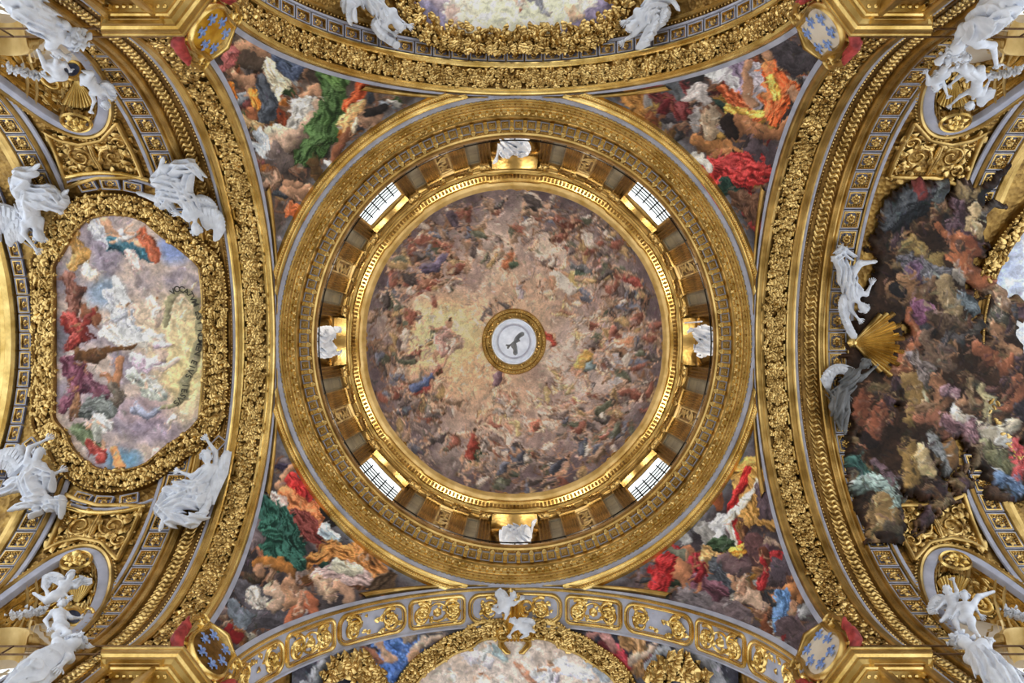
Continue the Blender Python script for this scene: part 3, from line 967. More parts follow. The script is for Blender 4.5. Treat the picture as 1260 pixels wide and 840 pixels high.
# coffers and brackets under the ring cornice
cof = coffer_mesh('ring_coffer', .64, .64, 'lavender', .075, .8)
co_ = np.empty(len(cof.vertices) * 3); cof.vertices.foreach_get('co', co_); cof.vertices.foreach_set('co', co_ * .56); cof.update()
gb = G()
pz = [(-.20, .0), (-.19, .10), (-.1, .14), (.05, .10), (.14, .14), (.19, .09), (.20, .0)]
p_ = np.array(pz)
gb.grid(np.stack([np.stack([np.full(7, x), p_[:, 0], p_[:, 1]], -1) for x in (-.065, -.05, .05, .065)], 0) * np.array([1, 1, 1]))
for x in (-.065, .065):
    gb.add(np.stack([np.full(7, x), p_[:, 0], p_[:, 1]], -1), [np.arange(7)])
leaves(gb, flat, np.array([0, 0.0]), np.array([.15, -.05]), .2, np.array([-PI / 2, -PI / 2]), 0, .1, .4)
bo = gb.build('bracket_mesh', 'gold_bright', smooth=40); bme = bo.data; bpy.data.objects.remove(bo)
NC = 100
for i in range(NC):
    for k, (me, nm_) in enumerate(((cof, 'coffer'), (bme, 'bracket'))):
        th = (i + .5 * k + .25) * 2 * PI / NC
        c, s_ = math.cos(th), math.sin(th)
        p = rev(7.84, th, 30.955)
        M = Matrix(((-s_, c, 0, p[0]), (c, s_, 0, p[1]), (0, 0, -1, p[2]), (0, 0, 0, 1)))
        inst(me, nm_, M, DR)

# drum wall with four windows and four niches
RW = 8.25
Z0, Z1 = 31.4, 39.2
WA = math.radians(7.6)
g = G()
for k in range(8):
    c = k * PI / 4
    th = np.linspace(c + WA, c + PI / 4 - WA, 24)
    lathe(g, [(RW, Z0), (RW, Z1 + .4)], th=th, closed=False)
    th = np.linspace(c - WA, c + WA, 10)
    if k % 2:      # window bay: wall above and below the opening, with reveals
        lathe(g, [(RW, 37.7), (RW, Z1 + .4)], th=th, closed=False)
        lathe(g, [(RW, Z0), (RW, 31.9)], th=th, closed=False)
        lathe(g, [(RW, 37.7), (RW + .22, 38.7)], th=th, closed=False)
        lathe(g, [(RW, 31.9), (RW + .22, 32.0)], th=th, closed=False)
        for e in (-1, 1):
            g.grid(np.stack([rev(np.array([RW, RW + .22]), c + e * WA, z) for z in (31.9, 34, 37.7)], 0))
    else:          # niche: half-round recess with a semi-dome
        aw = np.linspace(-1, 1, 15)
        dep = .95 * np.sqrt(np.clip(1 - aw ** 2, 0, 1))
        rowsz = []
        for z in (Z0, 33, 35, 36.4):
            rowsz.append(rev(RW + dep, c + aw * WA, z))
        for s_ in (.25, .5, .75, .95, 1.0):
            rowsz.append(rev(RW + dep * math.sqrt(1 - s_ ** 2), c + aw * WA, 36.4 + 1.0 * s_))
        g.grid(np.stack(rowsz, 0))
        lathe(g, [(RW, 37.4), (RW, Z1 + .4)], th=th, closed=False)
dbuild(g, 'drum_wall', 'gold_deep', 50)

def dmat(th, r=RW, z=0.0):
    """frame on the drum: x tangent, y up, z towards the axis"""
    c, s_ = math.cos(th), math.sin(th)
    p = rev(r, th, z)
    n = Vector((-c, -s_ / EY, 0)).normalized()
    up = Vector((0, 0, 1)); tx = up.cross(n)
    return Matrix(((tx[0], up[0], n[0], p[0]), (tx[1], up[1], n[1], p[1]), (tx[2], up[2], n[2], p[2]), (0, 0, 0, 1)))

def pilaster_mesh(hw, flutes, mat):
    g = G()
    xs = [-hw]; ws = [.0]
    xs += [-hw]; ws += [.16]
    fw = 2 * (hw - .03) / flutes
    for i in range(flutes):
        a = -hw + .03 + i * fw
        xs += [a, a + .15 * fw, a + .5 * fw, a + .85 * fw]; ws += [.16, .12, .09, .12]
    xs += [hw - .03, hw, hw]; ws += [.16, .16, .0]
    P = np.stack([np.stack([np.array(xs), np.full(len(xs), y), np.array(ws)], -1) for y in (32.3, 38.4)], 0)
    g.grid(P)
    g.box((0, 31.85, .1), (hw + .06, .42, .16))
    g.box((0, 38.47, .1), (hw + .03, .05, .12))
    # capital: two tiers of leaves, volutes, abacus
    for tier, (y, sz) in enumerate(((38.55, .28), (38.75, .26))):
        k = 5
        x = np.linspace(-hw, hw, k)
        leaves(g, lambda a, b, c: np.stack([a, b, c + .16 + 0 * a], -1), x, np.full(k, y), sz, np.full(k, PI / 2), 1, 0.02, .6)
    for e in (-1, 1):
        tube(g, lambda a, b, c: np.stack([a, b, c + .16 + 0 * a], -1), spiral(e * hw * .85, 39.0, .01, .11, PI / 2, e * 1.3), np.linspace(.015, .035, 26), 1, h=2)
    g.box((0, 39.15, .16), (hw + .08, .05, .2), 1)
    o = g.build('pilaster_mesh', [mat, 'gold_leaf'], smooth=35)
    me = o.data; bpy.data.objects.remove(o); return me
PIL = pilaster_mesh(.36, 6, 'gold')
PIL_N = pilaster_mesh(.25, 3, 'gold_deep')
def slab_mesh(hw, y0, y1, mat, frame):
    g = G()
    g.box((0, (y0 + y1) / 2, .02), (hw, (y1 - y0) / 2, .03), 0)
    if frame:
        sweep(g, flat, [(-hw * .82, y0 + .3), (hw * .82, y0 + .3), (hw * .82, y1 - .35), (-hw * .82, y1 - .35)], [(-.05, .03), (-.04, .1), (.03, .12), (.06, .03)], closed=True, mat=1)
        g.box((0, y1 - .18, .1), (hw * .9, .06, .12), 1)
        rg = np.random.default_rng(2)
        leaves(g, flat, rg.uniform(-hw * .5, hw * .5, 40), rg.uniform(y0 + .6, y1 - .7, 40), .25, None, 1, .04, .3, rng=rg)
    else:
        sweep(g, flat, [(-hw * .7, y0 + .4), (hw * .7, y0 + .4), (hw * .7, y1 - .4), (-hw * .7, y1 - .4)], [(-.03, .05), (-.02, .08), (.02, .08), (.03, .05)], closed=True, mat=0)
    o = g.build('slab_mesh', [mat, 'gold_pale'], smooth=35)
    me = o.data; bpy.data.objects.remove(o); return me
SLAB = slab_mesh(.30, 32.3, 38.5, 'marble', False)
PANEL = slab_mesh(.34, 32.3, 38.5, 'gold_deep', True)
for k in range(8):
    c = k * PI / 4
    x = WA
    for (wd, me, nm_) in ((3.6, PIL_N, 'pilaster'), (4.2, SLAB, 'marble_panel'), (5.0, PIL, 'pilaster'), (4.6, PANEL, 'framed_panel'), (5.0, PIL, 'pilaster'), (4.2, SLAB, 'marble_panel'), (3.2, PIL_N, 'pilaster')):
        a = c + x + math.radians(wd / 2)
        inst(me, nm_, dmat(a, RW), DR)
        x += math.radians(wd)

# upper entablature with a dentil row, breaking forward over the bays
TH4 = np.linspace(0, 2 * PI, 481)[:-1]
# distance to the nearest bay centre
dd = np.abs((TH4 + PI / 8) % (PI / 4) - PI / 8)
fw = 1 / (1 + np.exp((dd - math.radians(9.5)) * 160))            # 1 in front of a window or niche
def lathe_f(g, prof, amt, mat=0):
    p = np.array(prof, float)
    g.grid(rev(p[None, :, 0] - (amt * fw)[:, None] * 1.0, TH4[:, None], p[None, :, 1]), mat, closed_i=True)
g = G(); lathe_f(g, [(8.3, 39.15), (8.12, 39.18), (8.10, 39.34), (8.05, 39.36), (8.04, 39.52), (7.98, 39.56), (7.96, 39.64), (8.00, 39.70), (8.0, 39.98)], .10)
dbuild(g, 'drum_entablature', 'gold')
g = G(); lathe_f(g, [(8.0, 39.95), (7.92, 39.98), (7.86, 40.08), (7.62, 40.10), (7.60, 40.2), (7.56, 40.26)], .07)
dbuild(g, 'drum_cornice', 'gold_bright')
g = G(); lathe_f(g, [(7.56, 40.24), (7.44, 40.28), (7.36, 40.36), (7.30, 40.48), (7.26, 40.52), (7.26, 40.66), (7.32, 40.72), (7.9, 40.8)], .02)
dbuild(g, 'dome_foot_ring', 'gold_pale')
g = G()
nd = 260
for i in range(nd):
    th = i * 2 * PI / nd
    M = dmat(th, 7.74, 40.06)
    g.box((0, 0, 0), (.055, .06, .09), 0, M)
dbuild(g, 'dentil_row', 'gold_deep', 20, 'stuff')
# curved window heads set over the drum windows and niches
for k in range(8):
    c = k * PI / 4
    g = G()
    mp = lambda u, v, w_, c=c: rev(RW - np.asarray(w_), c + np.asarray(u) / RW, v)
    tt = np.linspace(0, PI, 25)
    if k % 2 == 0:
        sweep(g, mp, np.stack([1.12 * np.cos(tt), 36.4 + 1.05 * np.sin(tt)], -1), [(.0, .0), (.0, .1), (-.08, .14), (-.16, .1), (-.18, .0)])
    else:
        sweep(g, mp, [(1.14, 31.9), (1.14, 37.75), (-1.14, 37.75), (-1.14, 31.9)], [(.0, .0), (.0, .1), (-.08, .14), (-.16, .1), (-.18, .0)])
    # segmental hood
    pr = [(.0, .0), (.0, .25), (-.1, .3), (-.12, .45), (-.3, .5), (-.34, .6), (-.44, .62), (-.5, .0)]
    sweep(g, mp, np.stack([np.linspace(1.25, -1.25, 15), (37.75 if k % 2 == 0 else 38.05) + .4 * np.cos(np.linspace(-1.3, 1.3, 15))], -1), pr if k % 2 == 0 else [(a_, b_ * .6) for a_, b_ in pr])
    dbuild(g, 'bay_hood', 'gold', 30)
    g = G()   # bright gold panel standing in for the back-lit cornice top above each bay
    md = lambda u, v, w_, c=c: rev(7.50 - .30 * (np.asarray(v) - 40.7) * 0 - np.asarray(w_), c + np.asarray(u) / 7.5, v)
    u_ = np.linspace(-.95, .95, 17)
    top = 40.78 + .62 * np.sqrt(np.clip(1 - (u_ / 1.0) ** 2, 0, 1))
    g.grid(np.stack([md(u_, 40.7, .06), md(u_, 40.7, .14), md(u_, .5 * (40.7 + top), .12), md(u_, top, .1), md(u_, top, .0)], 0))
    leaves(g, md, np.linspace(-.7, .7, 13), np.full(13, 40.8), .3, np.full(13, PI / 2), 0, .1, .4)
    dbuild(g, 'backlit_cornice_arc', 'gold_bright', 40)

# drum windows
for i, k in enumerate((1, 3, 5, 7)):
    c = k * PI / 4
    g = G()
    for z in np.arange(32.2, 37.6, .50):
        th = np.linspace(c - WA, c + WA, 5)
        tube3(g, rev(RW + .16, th, z), .024, n=4)
    for a in np.linspace(-WA, WA, 6):
        tube3(g, np.stack([rev(RW + .16, c + a, z) for z in (31.9, 34, 37.65)], 0), .03, n=4)
    wo = g.build('window_%d' % (i + 1), 'iron', kind='structure', smooth=40, label='tall leaded window set in the dome drum')
    g = G()
    th = np.linspace(c - WA, c + WA, 8)
    lathe(g, [(RW + .2, 31.9), (RW + .2, 37.65)], th=th, closed=False)
    g.build('pane', 'glass', wo)

# dome shell, painted
RD, ZD = 7.62, 40.75
nr, ns = 125, 500
ph = np.linspace(.0, 1, nr)
rd0 = 1.75
a0 = math.acos(rd0 / RD)
el = ph * a0
th = np.linspace(0, 2 * PI, ns, endpoint=False)
rr = RD * np.cos(el); zz = ZD + RD * np.sin(el)
DOMEP = rev(rr[None, :], th[:, None], zz[None, :])
g = G(); g.grid(DOMEP, closed_i=True)
DOME = g.build('dome', 'paint', kind='structure', smooth=180, label='round dome painted with clouds and small draped figures')

# lantern
LN = empty('lantern', (0, 0, 48), kind='structure', label='small round lantern with a pale disc at the dome crown')
g = G(); lathe(g, [(1.86, 48.10), (1.84, 48.0), (1.78, 47.96), (1.66, 47.98), (1.62, 48.06), (1.60, 48.2), (1.42, 48.22), (1.40, 48.14), (1.34, 48.12), (1.30, 48.2), (1.28, 48.6)])
g.build('lantern_ring', 'gold', LN, 30)
g = G()
m = lambda u, v, w_: rev(1.5 + np.asarray(v), np.asarray(u) / 1.5, 48.18 - np.asarray(w_))
leaves(g, m, np.arange(48) * 2 * PI / 48 * 1.5, np.zeros(48) - .05, .16, None, 0, 0, .4)
rows(g, 1.72, 47.98, 70, .05)
g.build('lantern_ornament', 'gold_leaf', LN, 60, kind='stuff')
for i in range(8):
    a_ = (i + .5) * PI / 4
    g = G(); tube3(g, [rev(1.36, a_, 48.5), rev(1.36, a_, 49.1), rev(1.36, a_, 49.7)], .09, n=8); g.build('lantern_column', 'white', LN, 60)
g = G(); lathe(g, [(1.5, 49.66), (1.26, 49.66), (1.26, 49.7), (1.05, 49.9), (.6, 50.2), (.02, 50.3)])
g.build('lantern_cap', 'white', LN, 60)
# ================================================================== PAINTING
SK = [(196, 150, 122), (176, 128, 100), (150, 104, 78), (206, 168, 142)]
DUSTY = [(120, 104, 104), (96, 84, 88), (140, 112, 92), (88, 96, 122), (134, 74, 62), (156, 128, 84), (72, 66, 70), (168, 156, 150), (84, 92, 78)]
# --- dome
p = Paint(DOMEP.reshape(-1, 3), (170, 150, 142), 21); p.sat = .62
dx, dy = p.X - 634, p.Y - 421
dr = np.hypot(dx, dy)
p.clouds((150, 136, 138), (214, 202, 194), 34, .36, .64, .9)
p.glow(545, 425, 85, 70, (220, 192, 156), .85)
p.glow(540, 412, 46, 40, (234, 212, 176), .85)
p.glow(600, 480, 70, 50, (210, 184, 160), .55)
p.glow(640, 370, 60, 50, (206, 184, 164), .6)
p.glow(720, 440, 50, 60, (196, 190, 194), .5)
p.glow(760, 440, 18, 50, (150, 165, 190), .5)
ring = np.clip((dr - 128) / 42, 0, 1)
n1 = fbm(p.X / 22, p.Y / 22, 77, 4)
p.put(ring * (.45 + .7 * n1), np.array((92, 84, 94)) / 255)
rg = p.rg
def polar(n, r0, r1, a0=0, a1=2 * PI):
    r = np.sqrt(rg.uniform(r0 ** 2, r1 ** 2, n)); a = rg.uniform(a0, a1, n)
    return list(zip(634 + r * np.cos(a), 421 + r * np.sin(a)))
for (x, y, rx) in [(500, 340, 26), (720, 300, 34), (760, 380, 22), (560, 560, 40), (720, 520, 40), (640, 560, 50), (500, 540, 24), (690, 340, 22), (780, 480, 26), (600, 300, 30), (470, 420, 18)]:
    p.stroke([(x - rx * .7, y + 3), (x, y), (x + rx * .7, y + 5)], [rx * .22, rx * .4, rx * .2], (150, 136, 138), .45, .08, .7, 6)
p.crowd(polar(95, 60, 110, -1.2, 1.9), 8, [(190, 150, 130), (200, 176, 150), (170, 120, 100), (160, 150, 150), (180, 160, 110)], SK)
p.crowd(polar(105, 100, 142), 11.5, DUSTY + [(186, 150, 128)], SK)
p.crowd(polar(200, 135, 184), 13.5, DUSTY, SK[1:] + [(120, 86, 70)])
for (x, y, k, a, c1, c2) in [(523, 470, 21, 1.0, (62, 84, 140), (150, 60, 58)), (582, 546, 21, .3, (140, 48, 40), (52, 78, 58)), (548, 414, 24, .2, (186, 140, 136), (200, 170, 160)), (720, 440, 19, .6, (204, 160, 74), (96, 124, 140)),
                             (672, 415, 15, -.6, (176, 60, 50), (196, 150, 120)), (612, 462, 15, .5, (110, 84, 104), (190, 146, 118)), (540, 322, 22, 1.2, (84, 76, 112), (120, 80, 60)), (525, 345, 16, .8, (128, 82, 64), (158, 70, 60)),
                             (690, 345, 22, -.6, (214, 206, 206), (180, 160, 100)), (625, 318, 15, .2, (196, 110, 70), (78, 104, 86)), (720, 330, 16, 2.0, (90, 96, 108), (84, 110, 96)), (782, 350, 18, 2.2, (150, 60, 54), (178, 160, 150)),
                             (640, 355, 14, .3, (160, 150, 170), (190, 170, 150)), (660, 520, 14, .6, (190, 110, 90), (214, 190, 170)), (560, 275, 16, 2.6, (74, 64, 84), (120, 84, 60)), (700, 275, 18, 2.0, (110, 58, 48), (130, 100, 76)),
                             (720, 545, 15, .5, (70, 80, 104), (200, 196, 192)), (690, 570, 16, .9, (60, 66, 86), (190, 140, 110)), (640, 560, 14, .4, (54, 60, 80), (214, 210, 206)), (770, 420, 13, 1.4, (196, 130, 96), (200, 190, 186)),
                             (600, 545, 13, .5, (150, 140, 140), (120, 96, 84)), (745, 500, 15, 1.2, (84, 92, 76), (190, 180, 170)), (600, 385, 12, .5, (112, 104, 110), (196, 156, 130)), (617, 375, 11, -.8, (96, 90, 96), (190, 150, 120))]:
    p.figure(x, y, k, a, c1, SK[0], (80, 56, 42), c2)
p.brush(3600, (452, 236, 816, 608), (.8, 2.0), (3, 11), .27)
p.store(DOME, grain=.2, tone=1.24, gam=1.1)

# --- pendentives
def pend(nm, seed, base, c1, c2, strokes, figs):
    o, P, f = PEND[nm]
    p = Paint(P, base, seed)
    p.clouds(c1, c2, 30, .35, .65, .85)
    # greyish stucco ground towards the ring
    d = np.hypot((p.X - 634) / 1.0, (p.Y - 420) / 1.025)
    p.put(np.clip((322 - d) / 10, 0, 1) * .85, np.array((136, 138, 146)) / 255)
    xy = proj(f(p.rg.uniform(.08, .92, 60), p.rg.uniform(.16, .74, 60), 0))
    for x, y in zip(*xy):
        cs = [s_[2] for s_ in strokes]
        p.figure(x, y, p.rg.uniform(12, 22), p.rg.uniform(-2, 2), tuple(np.array(cs[p.rg.integers(len(cs))]) * .7 + 14), (150, 108, 84), (60, 46, 40), tuple(np.array(cs[p.rg.integers(len(cs))]) * .7))
    for (pts, rad, col, sh, fo) in strokes:
        p.stroke(pts, np.array(rad) * 1.14, col, sh * (.55 if fo else 1), fo * 1.35)
    for fg in figs:
        p.figure(*fg)
    p.brush(1300, (p.X.min(), p.Y.min(), p.X.max(), p.Y.max()))
    p.store(o, tone=.97, gam=1.22)
    return o
FL, FD, FP = (214, 164, 128), (160, 104, 72), (228, 194, 168)
W_, GR = (222, 216, 206), (120, 122, 128)
o = pend('left_front', 41, (120, 104, 92), (84, 72, 66), (140, 124, 114), [
    ([(268, 92), (285, 66), (318, 58)], [6, 9, 6], (176, 96, 92), .35, .2), ([(300, 60), (330, 62), (368, 70)], [9, 11, 5], FL, .4, 0), ([(300, 72), (318, 80)], [10, 8], (110, 92, 78), .3, 0),
    ([(345, 70), (360, 90), (372, 78)], [9, 10, 6], (86, 98, 124), .4, .2), ([(330, 80), (345, 105), (342, 120)], [8, 10, 5], (222, 208, 176), .35, .2),
    ([(283, 108), (287, 122)], [6, 5], (222, 128, 40), .4, .2), ([(290, 95), (308, 100), (312, 125)], [6, 8, 6], FL, .4, 0), ([(312, 112), (315, 132)], [7, 6], (226, 140, 50), .4, .25), ([(322, 105), (332, 125), (322, 150)], [9, 11, 8], (78, 84, 94), .4, .2),
    ([(308, 138), (312, 145)], [6, 6], (190, 120, 80), .4, 0), ([(300, 150), (318, 158)], [5, 7], (196, 160, 110), .4, .2), ([(330, 180), (352, 172), (380, 150), (388, 128)], [14, 17, 11, 6], FP, .45, 0), ([(375, 118), (386, 108), (392, 118)], [5, 5, 4], FL, .4, 0),
    ([(360, 150), (372, 130), (380, 118)], [6, 9, 5], W_, .35, .2), ([(305, 178), (325, 186), (318, 165)], [5, 7, 5], (196, 204, 214), .35, .2),
    ([(398, 88), (410, 105), (408, 130), (398, 165), (375, 195)], [9, 14, 17, 17, 11], (58, 88, 40), .5, .35), ([(405, 90), (420, 108)], [7, 5], (84, 116, 56), .5, .3),
    ([(452, 100), (440, 118), (425, 135)], [7, 8, 4], (196, 84, 40), .45, .25), ([(445, 132), (425, 150), (430, 165)], [7, 9, 6], (220, 170, 110), .4, .2), ([(470, 135), (455, 140)], [6, 5], (60, 54, 52), .3, 0), ([(428, 165), (418, 185), (410, 205)], [6, 6, 4], FD, .4, 0),
    ([(405, 200), (415, 215), (428, 208)], [5, 7, 5], W_, .3, .2), ([(340, 190), (352, 205)], [13, 10], (132, 116, 110), .4, 0), ([(385, 200), (400, 225), (412, 240)], [6, 7, 5], (112, 84, 50), .3, 0),
    ([(348, 232), (365, 240), (380, 232)], [6, 9, 6], FL, .4, 0), ([(358, 258), (375, 265)], [9, 8], (204, 110, 60), .4, .2), ([(385, 240), (400, 250), (392, 262)], [7, 9, 6], FL, .4, 0), ([(366, 228), (350, 222)], [5, 4], FL, .4, 0)],
    [(440, 150, 13, .4, (220, 200, 170), FL, (70, 50, 40), (60, 56, 60)), (395, 245, 12, -.6, (206, 160, 130), FL, (120, 80, 50)), (420, 205, 11, .8, (200, 196, 190), FD, (180, 170, 160))])
o = pend('right_front', 42, (96, 84, 84), (66, 58, 60), (116, 104, 104), [
    ([(940, 50), (975, 70), (1000, 80)], [14, 18, 10], (84, 78, 84), .35, .1), ([(850, 88), (890, 80)], [14, 10], (92, 86, 88), .35, 0),
    ([(800, 108), (830, 118), (842, 138)], [13, 17, 9], (112, 44, 44), .45, .3), ([(775, 118), (788, 140), (800, 155)], [9, 12, 7], (158, 108, 46), .45, .25), ([(800, 150), (796, 160)], [8, 6], (150, 84, 46), .4, 0),
    ([(815, 110), (828, 102), (836, 118)], [5, 7, 5], (110, 112, 116), .35, .1), ([(880, 95), (895, 85), (905, 110)], [9, 12, 8], (206, 200, 204), .4, .2), ([(905, 80), (925, 92), (912, 120)], [10, 12, 8], (150, 132, 156), .4, .2),
    ([(925, 85), (935, 105), (930, 125)], [9, 12, 7], (176, 168, 176), .4, .2), ([(945, 85), (960, 110), (950, 140), (975, 110)], [10, 17, 13, 8], (206, 92, 40), .5, .35), ([(948, 95), (955, 120)], [5, 6], (226, 170, 70), .45, .3), ([(890, 110), (905, 125), (930, 145)], [6, 11, 7], (190, 90, 46), .45, .3),
    ([(895, 135), (915, 140), (935, 140)], [6, 8, 5], (214, 170, 70), .45, .3), ([(938, 50), (945, 68)], [5, 7], FL, .4, 0), ([(918, 76), (920, 105), (925, 125)], [5, 7, 6], FL, .4, 0), ([(975, 112), (985, 125)], [7, 6], FL, .4, 0),
    ([(905, 150), (930, 162), (960, 165), (968, 150)], [9, 10, 7, 4], (196, 136, 92), .4, 0), ([(895, 150), (900, 165)], [9, 7], (56, 44, 42), .3, 0), ([(868, 145), (875, 165)], [8, 8], (196, 170, 140), .4, .1), ([(845, 120), (858, 112), (870, 125)], [6, 8, 6], (200, 190, 186), .4, .1),
    ([(855, 175), (885, 185), (915, 190)], [8, 11, 6], (196, 136, 80), .4, 0), ([(930, 190), (950, 200), (945, 215)], [14, 16, 9], (96, 82, 88), .3, 0), ([(880, 200), (915, 210), (945, 212)], [12, 22, 9], (166, 40, 38), .5, .35), ([(868, 210), (878, 232), (885, 262)], [10, 12, 6], (188, 48, 44), .5, .35),
    ([(890, 228), (902, 238)], [8, 7], (34, 64, 54), .4, .2), ([(905, 245), (925, 250), (930, 270)], [9, 10, 7], (98, 66, 46), .4, .2), ([(858, 238), (862, 245)], [7, 6], (200, 180, 160), .4, 0), ([(884, 262), (888, 280)], [5, 3], FL, .3, 0), ([(856, 190), (872, 208)], [4, 5], W_, .3, .1)],
    [(865, 155, 12, -.5, (206, 186, 160), FL, (150, 130, 90)), (820, 128, 15, .6, (120, 40, 44), FD, (120, 70, 40)), (890, 185, 14, 1.4, (190, 130, 80), (206, 150, 100), (70, 50, 40))])
o = pend('left_rear', 43, (104, 94, 96), (72, 66, 70), (128, 118, 118), [
    ([(345, 595), (352, 580), (372, 570)], [6, 5, 4], FL, .4, 0), ([(358, 590), (370, 605), (375, 618)], [8, 10, 7], (186, 40, 38), .45, .25), ([(352, 608), (380, 630), (392, 655)], [8, 14, 13], (190, 110, 60), .5, .3), ([(370, 640), (388, 660)], [14, 9], (120, 50, 44), .5, .3), ([(335, 612), (350, 618)], [8, 7], (220, 190, 180), .4, .2),
    ([(322, 618), (340, 645), (352, 680), (365, 695)], [9, 22, 21, 10], (24, 72, 60), .55, .4), ([(305, 655), (330, 660)], [12, 16], (36, 92, 76), .5, .35), ([(308, 640), (312, 660)], [9, 12], (150, 132, 136), .4, .1), ([(315, 690), (345, 695), (360, 705)], [6, 9, 5], (206, 140, 70), .4, 0), ([(318, 695), (320, 705)], [5, 4], FL, .3, 0),
    ([(400, 625), (408, 640)], [7, 9], (50, 44, 46), .35, 0), ([(395, 612), (400, 600)], [6, 6], (150, 96, 70), .35, 0), ([(398, 650), (412, 662)], [8, 7], (196, 214, 230), .4, .2), ([(425, 600), (430, 632), (438, 650)], [4, 8, 7], (88, 74, 110), .45, .2),
    ([(380, 690), (410, 675), (445, 690)], [7, 10, 6], (166, 106, 44), .5, .4), ([(440, 660), (450, 690), (470, 715)], [7, 12, 14], (150, 94, 40), .5, .4), ([(390, 712), (420, 705), (452, 715)], [9, 14, 9], (176, 150, 146), .4, .25), ([(415, 695), (440, 702)], [8, 6], (198, 192, 170), .4, .2),
    ([(455, 648), (458, 660)], [8, 7], (220, 186, 150), .35, 0), ([(470, 720), (480, 712)], [13, 8], (84, 62, 42), .4, .25), ([(300, 725), (330, 745), (310, 765)], [12, 18, 12], (104, 100, 108), .35, .1), ([(330, 760), (370, 765), (400, 755)], [12, 12, 7], (98, 94, 102), .35, .1),
    ([(312, 730), (322, 742)], [8, 8], (206, 196, 186), .4, .2), ([(338, 722), (348, 735), (335, 748)], [8, 9, 6], FP, .4, 0), ([(355, 718), (362, 735)], [8, 9], FL, .4, 0), ([(365, 750), (358, 770)], [8, 5], (214, 130, 92), .4, 0), ([(382, 740), (388, 758)], [9, 6], (214, 130, 92), .4, 0),
    ([(392, 715), (405, 728)], [8, 8], (226, 190, 160), .4, 0), ([(418, 722), (430, 735)], [8, 7], (214, 170, 140), .4, 0), ([(282, 772), (292, 785)], [6, 7], (160, 40, 46), .3, 0), ([(300, 762), (285, 742)], [9, 7], (126, 136, 148), .3, .1)],
    [(370, 735, 15, .2, (206, 150, 120), FP, (110, 76, 46)), (400, 722, 13, -.6, (220, 180, 150), FP, (130, 90, 56)), (452, 668, 15, .1, (156, 100, 44), FP, (150, 110, 60))])
o = pend('right_rear', 44, (104, 92, 94), (72, 64, 70), (126, 114, 116), [
    ([(828, 680), (815, 705), (812, 722)], [9, 14, 9], (176, 30, 32), .45, .3), ([(846, 680), (838, 705), (848, 720)], [10, 10, 7], (206, 140, 100), .4, 0), ([(845, 665), (838, 655)], [7, 6], (200, 200, 200), .35, 0), ([(858, 690), (865, 715)], [10, 10], (150, 30, 40), .45, .3),
    ([(880, 595), (878, 608)], [9, 8], (170, 172, 180), .4, .1), ([(882, 610), (885, 622)], [7, 6], (176, 100, 60), .3, 0), ([(890, 640), (880, 655)], [8, 10], (200, 200, 204), .4, .2), ([(862, 648), (872, 660)], [8, 8], (180, 176, 172), .35, .1),
    ([(905, 580), (925, 575), (938, 590)], [8, 12, 8], (190, 140, 60), .5, .35), ([(915, 600), (930, 625), (950, 640)], [13, 20, 11], (150, 108, 44), .5, .4), ([(920, 580), (905, 610), (900, 650), (912, 680)], [5, 6, 6, 5], (186, 36, 34), .5, .25), ([(932, 590), (918, 615), (895, 640), (905, 670)], [3, 4, 5, 4], (226, 216, 200), .4, .2), ([(905, 680), (920, 672)], [6, 7], (214, 150, 50), .5, .35),
    ([(940, 600), (948, 625)], [11, 13], (112, 92, 100), .35, .1), ([(880, 672), (895, 668)], [9, 9], (44, 66, 40), .45, .3), ([(868, 680), (885, 690)], [8, 12], (200, 160, 100), .4, .2), ([(885, 700), (905, 715)], [13, 15], (74, 78, 86), .4, .25), ([(860, 715), (880, 730)], [12, 12], (112, 70, 84), .45, .25), ([(925, 665), (930, 685)], [10, 11], (120, 84, 84), .35, .1),
    ([(815, 672), (842, 684)], [2, 6], (150, 150, 130), .3, 0), ([(955, 680), (945, 700), (935, 725)], [6, 6, 5], (170, 40, 44), .45, .25), ([(942, 682), (945, 695)], [7, 6], (120, 70, 50), .35, 0), ([(905, 712), (915, 725)], [9, 9], FL, .4, 0), ([(905, 740), (920, 730), (938, 745)], [6, 9, 6], FP, .4, 0),
    ([(962, 735), (980, 722), (990, 738)], [10, 11, 5], (206, 140, 86), .4, 0), ([(960, 728), (962, 745), (958, 775)], [6, 8, 5], (90, 128, 176), .45, .25), ([(975, 745), (972, 760)], [6, 4], FL, .3, 0), ([(940, 765), (948, 785)], [7, 5], (150, 90, 60), .35, 0),
    ([(850, 735), (868, 745)], [14, 12], (132, 122, 126), .35, .1), ([(890, 750), (915, 762)], [14, 14], (128, 112, 116), .35, .1), ([(970, 770), (990, 790)], [14, 12], (110, 92, 98), .35, .1), ([(960, 700), (975, 690)], [12, 12], (104, 90, 100), .35, .1), ([(895, 690), (910, 700)], [9, 10], (140, 112, 116), .35, 0)],
    [(915, 720, 15, .3, (220, 170, 140), FP, (110, 70, 44)), (940, 690, 12, -.4, (170, 40, 44), FL, (90, 56, 40)), (862, 700, 17, .2, (146, 34, 40), (206, 140, 100), (190, 190, 188))])
for nm, lb in (('left_front', 'painted pendentive with green, orange and white drapery over brown cloud'), ('right_front', 'painted pendentive with red and orange drapery over dark cloud'), ('left_rear', 'painted pendentive with dark green robe, brown cloth and pale children'), ('right_rear', 'painted pendentive with gold cope, red drapery and grey cloud')):
    PEND[nm][0]['label'] = lb

# --- painted panels on the vaults
def polypx(A, px, it=1):
    px = np.array(px, float)
    u, v = A.un(px[:, 0], px[:, 1])
    return chaikin(np.stack([u, v], -1), it)

def area(p):
    return .5 * np.sum(p[:, 0] * np.roll(p[:, 1], -1) - np.roll(p[:, 0], -1) * p[:, 1])

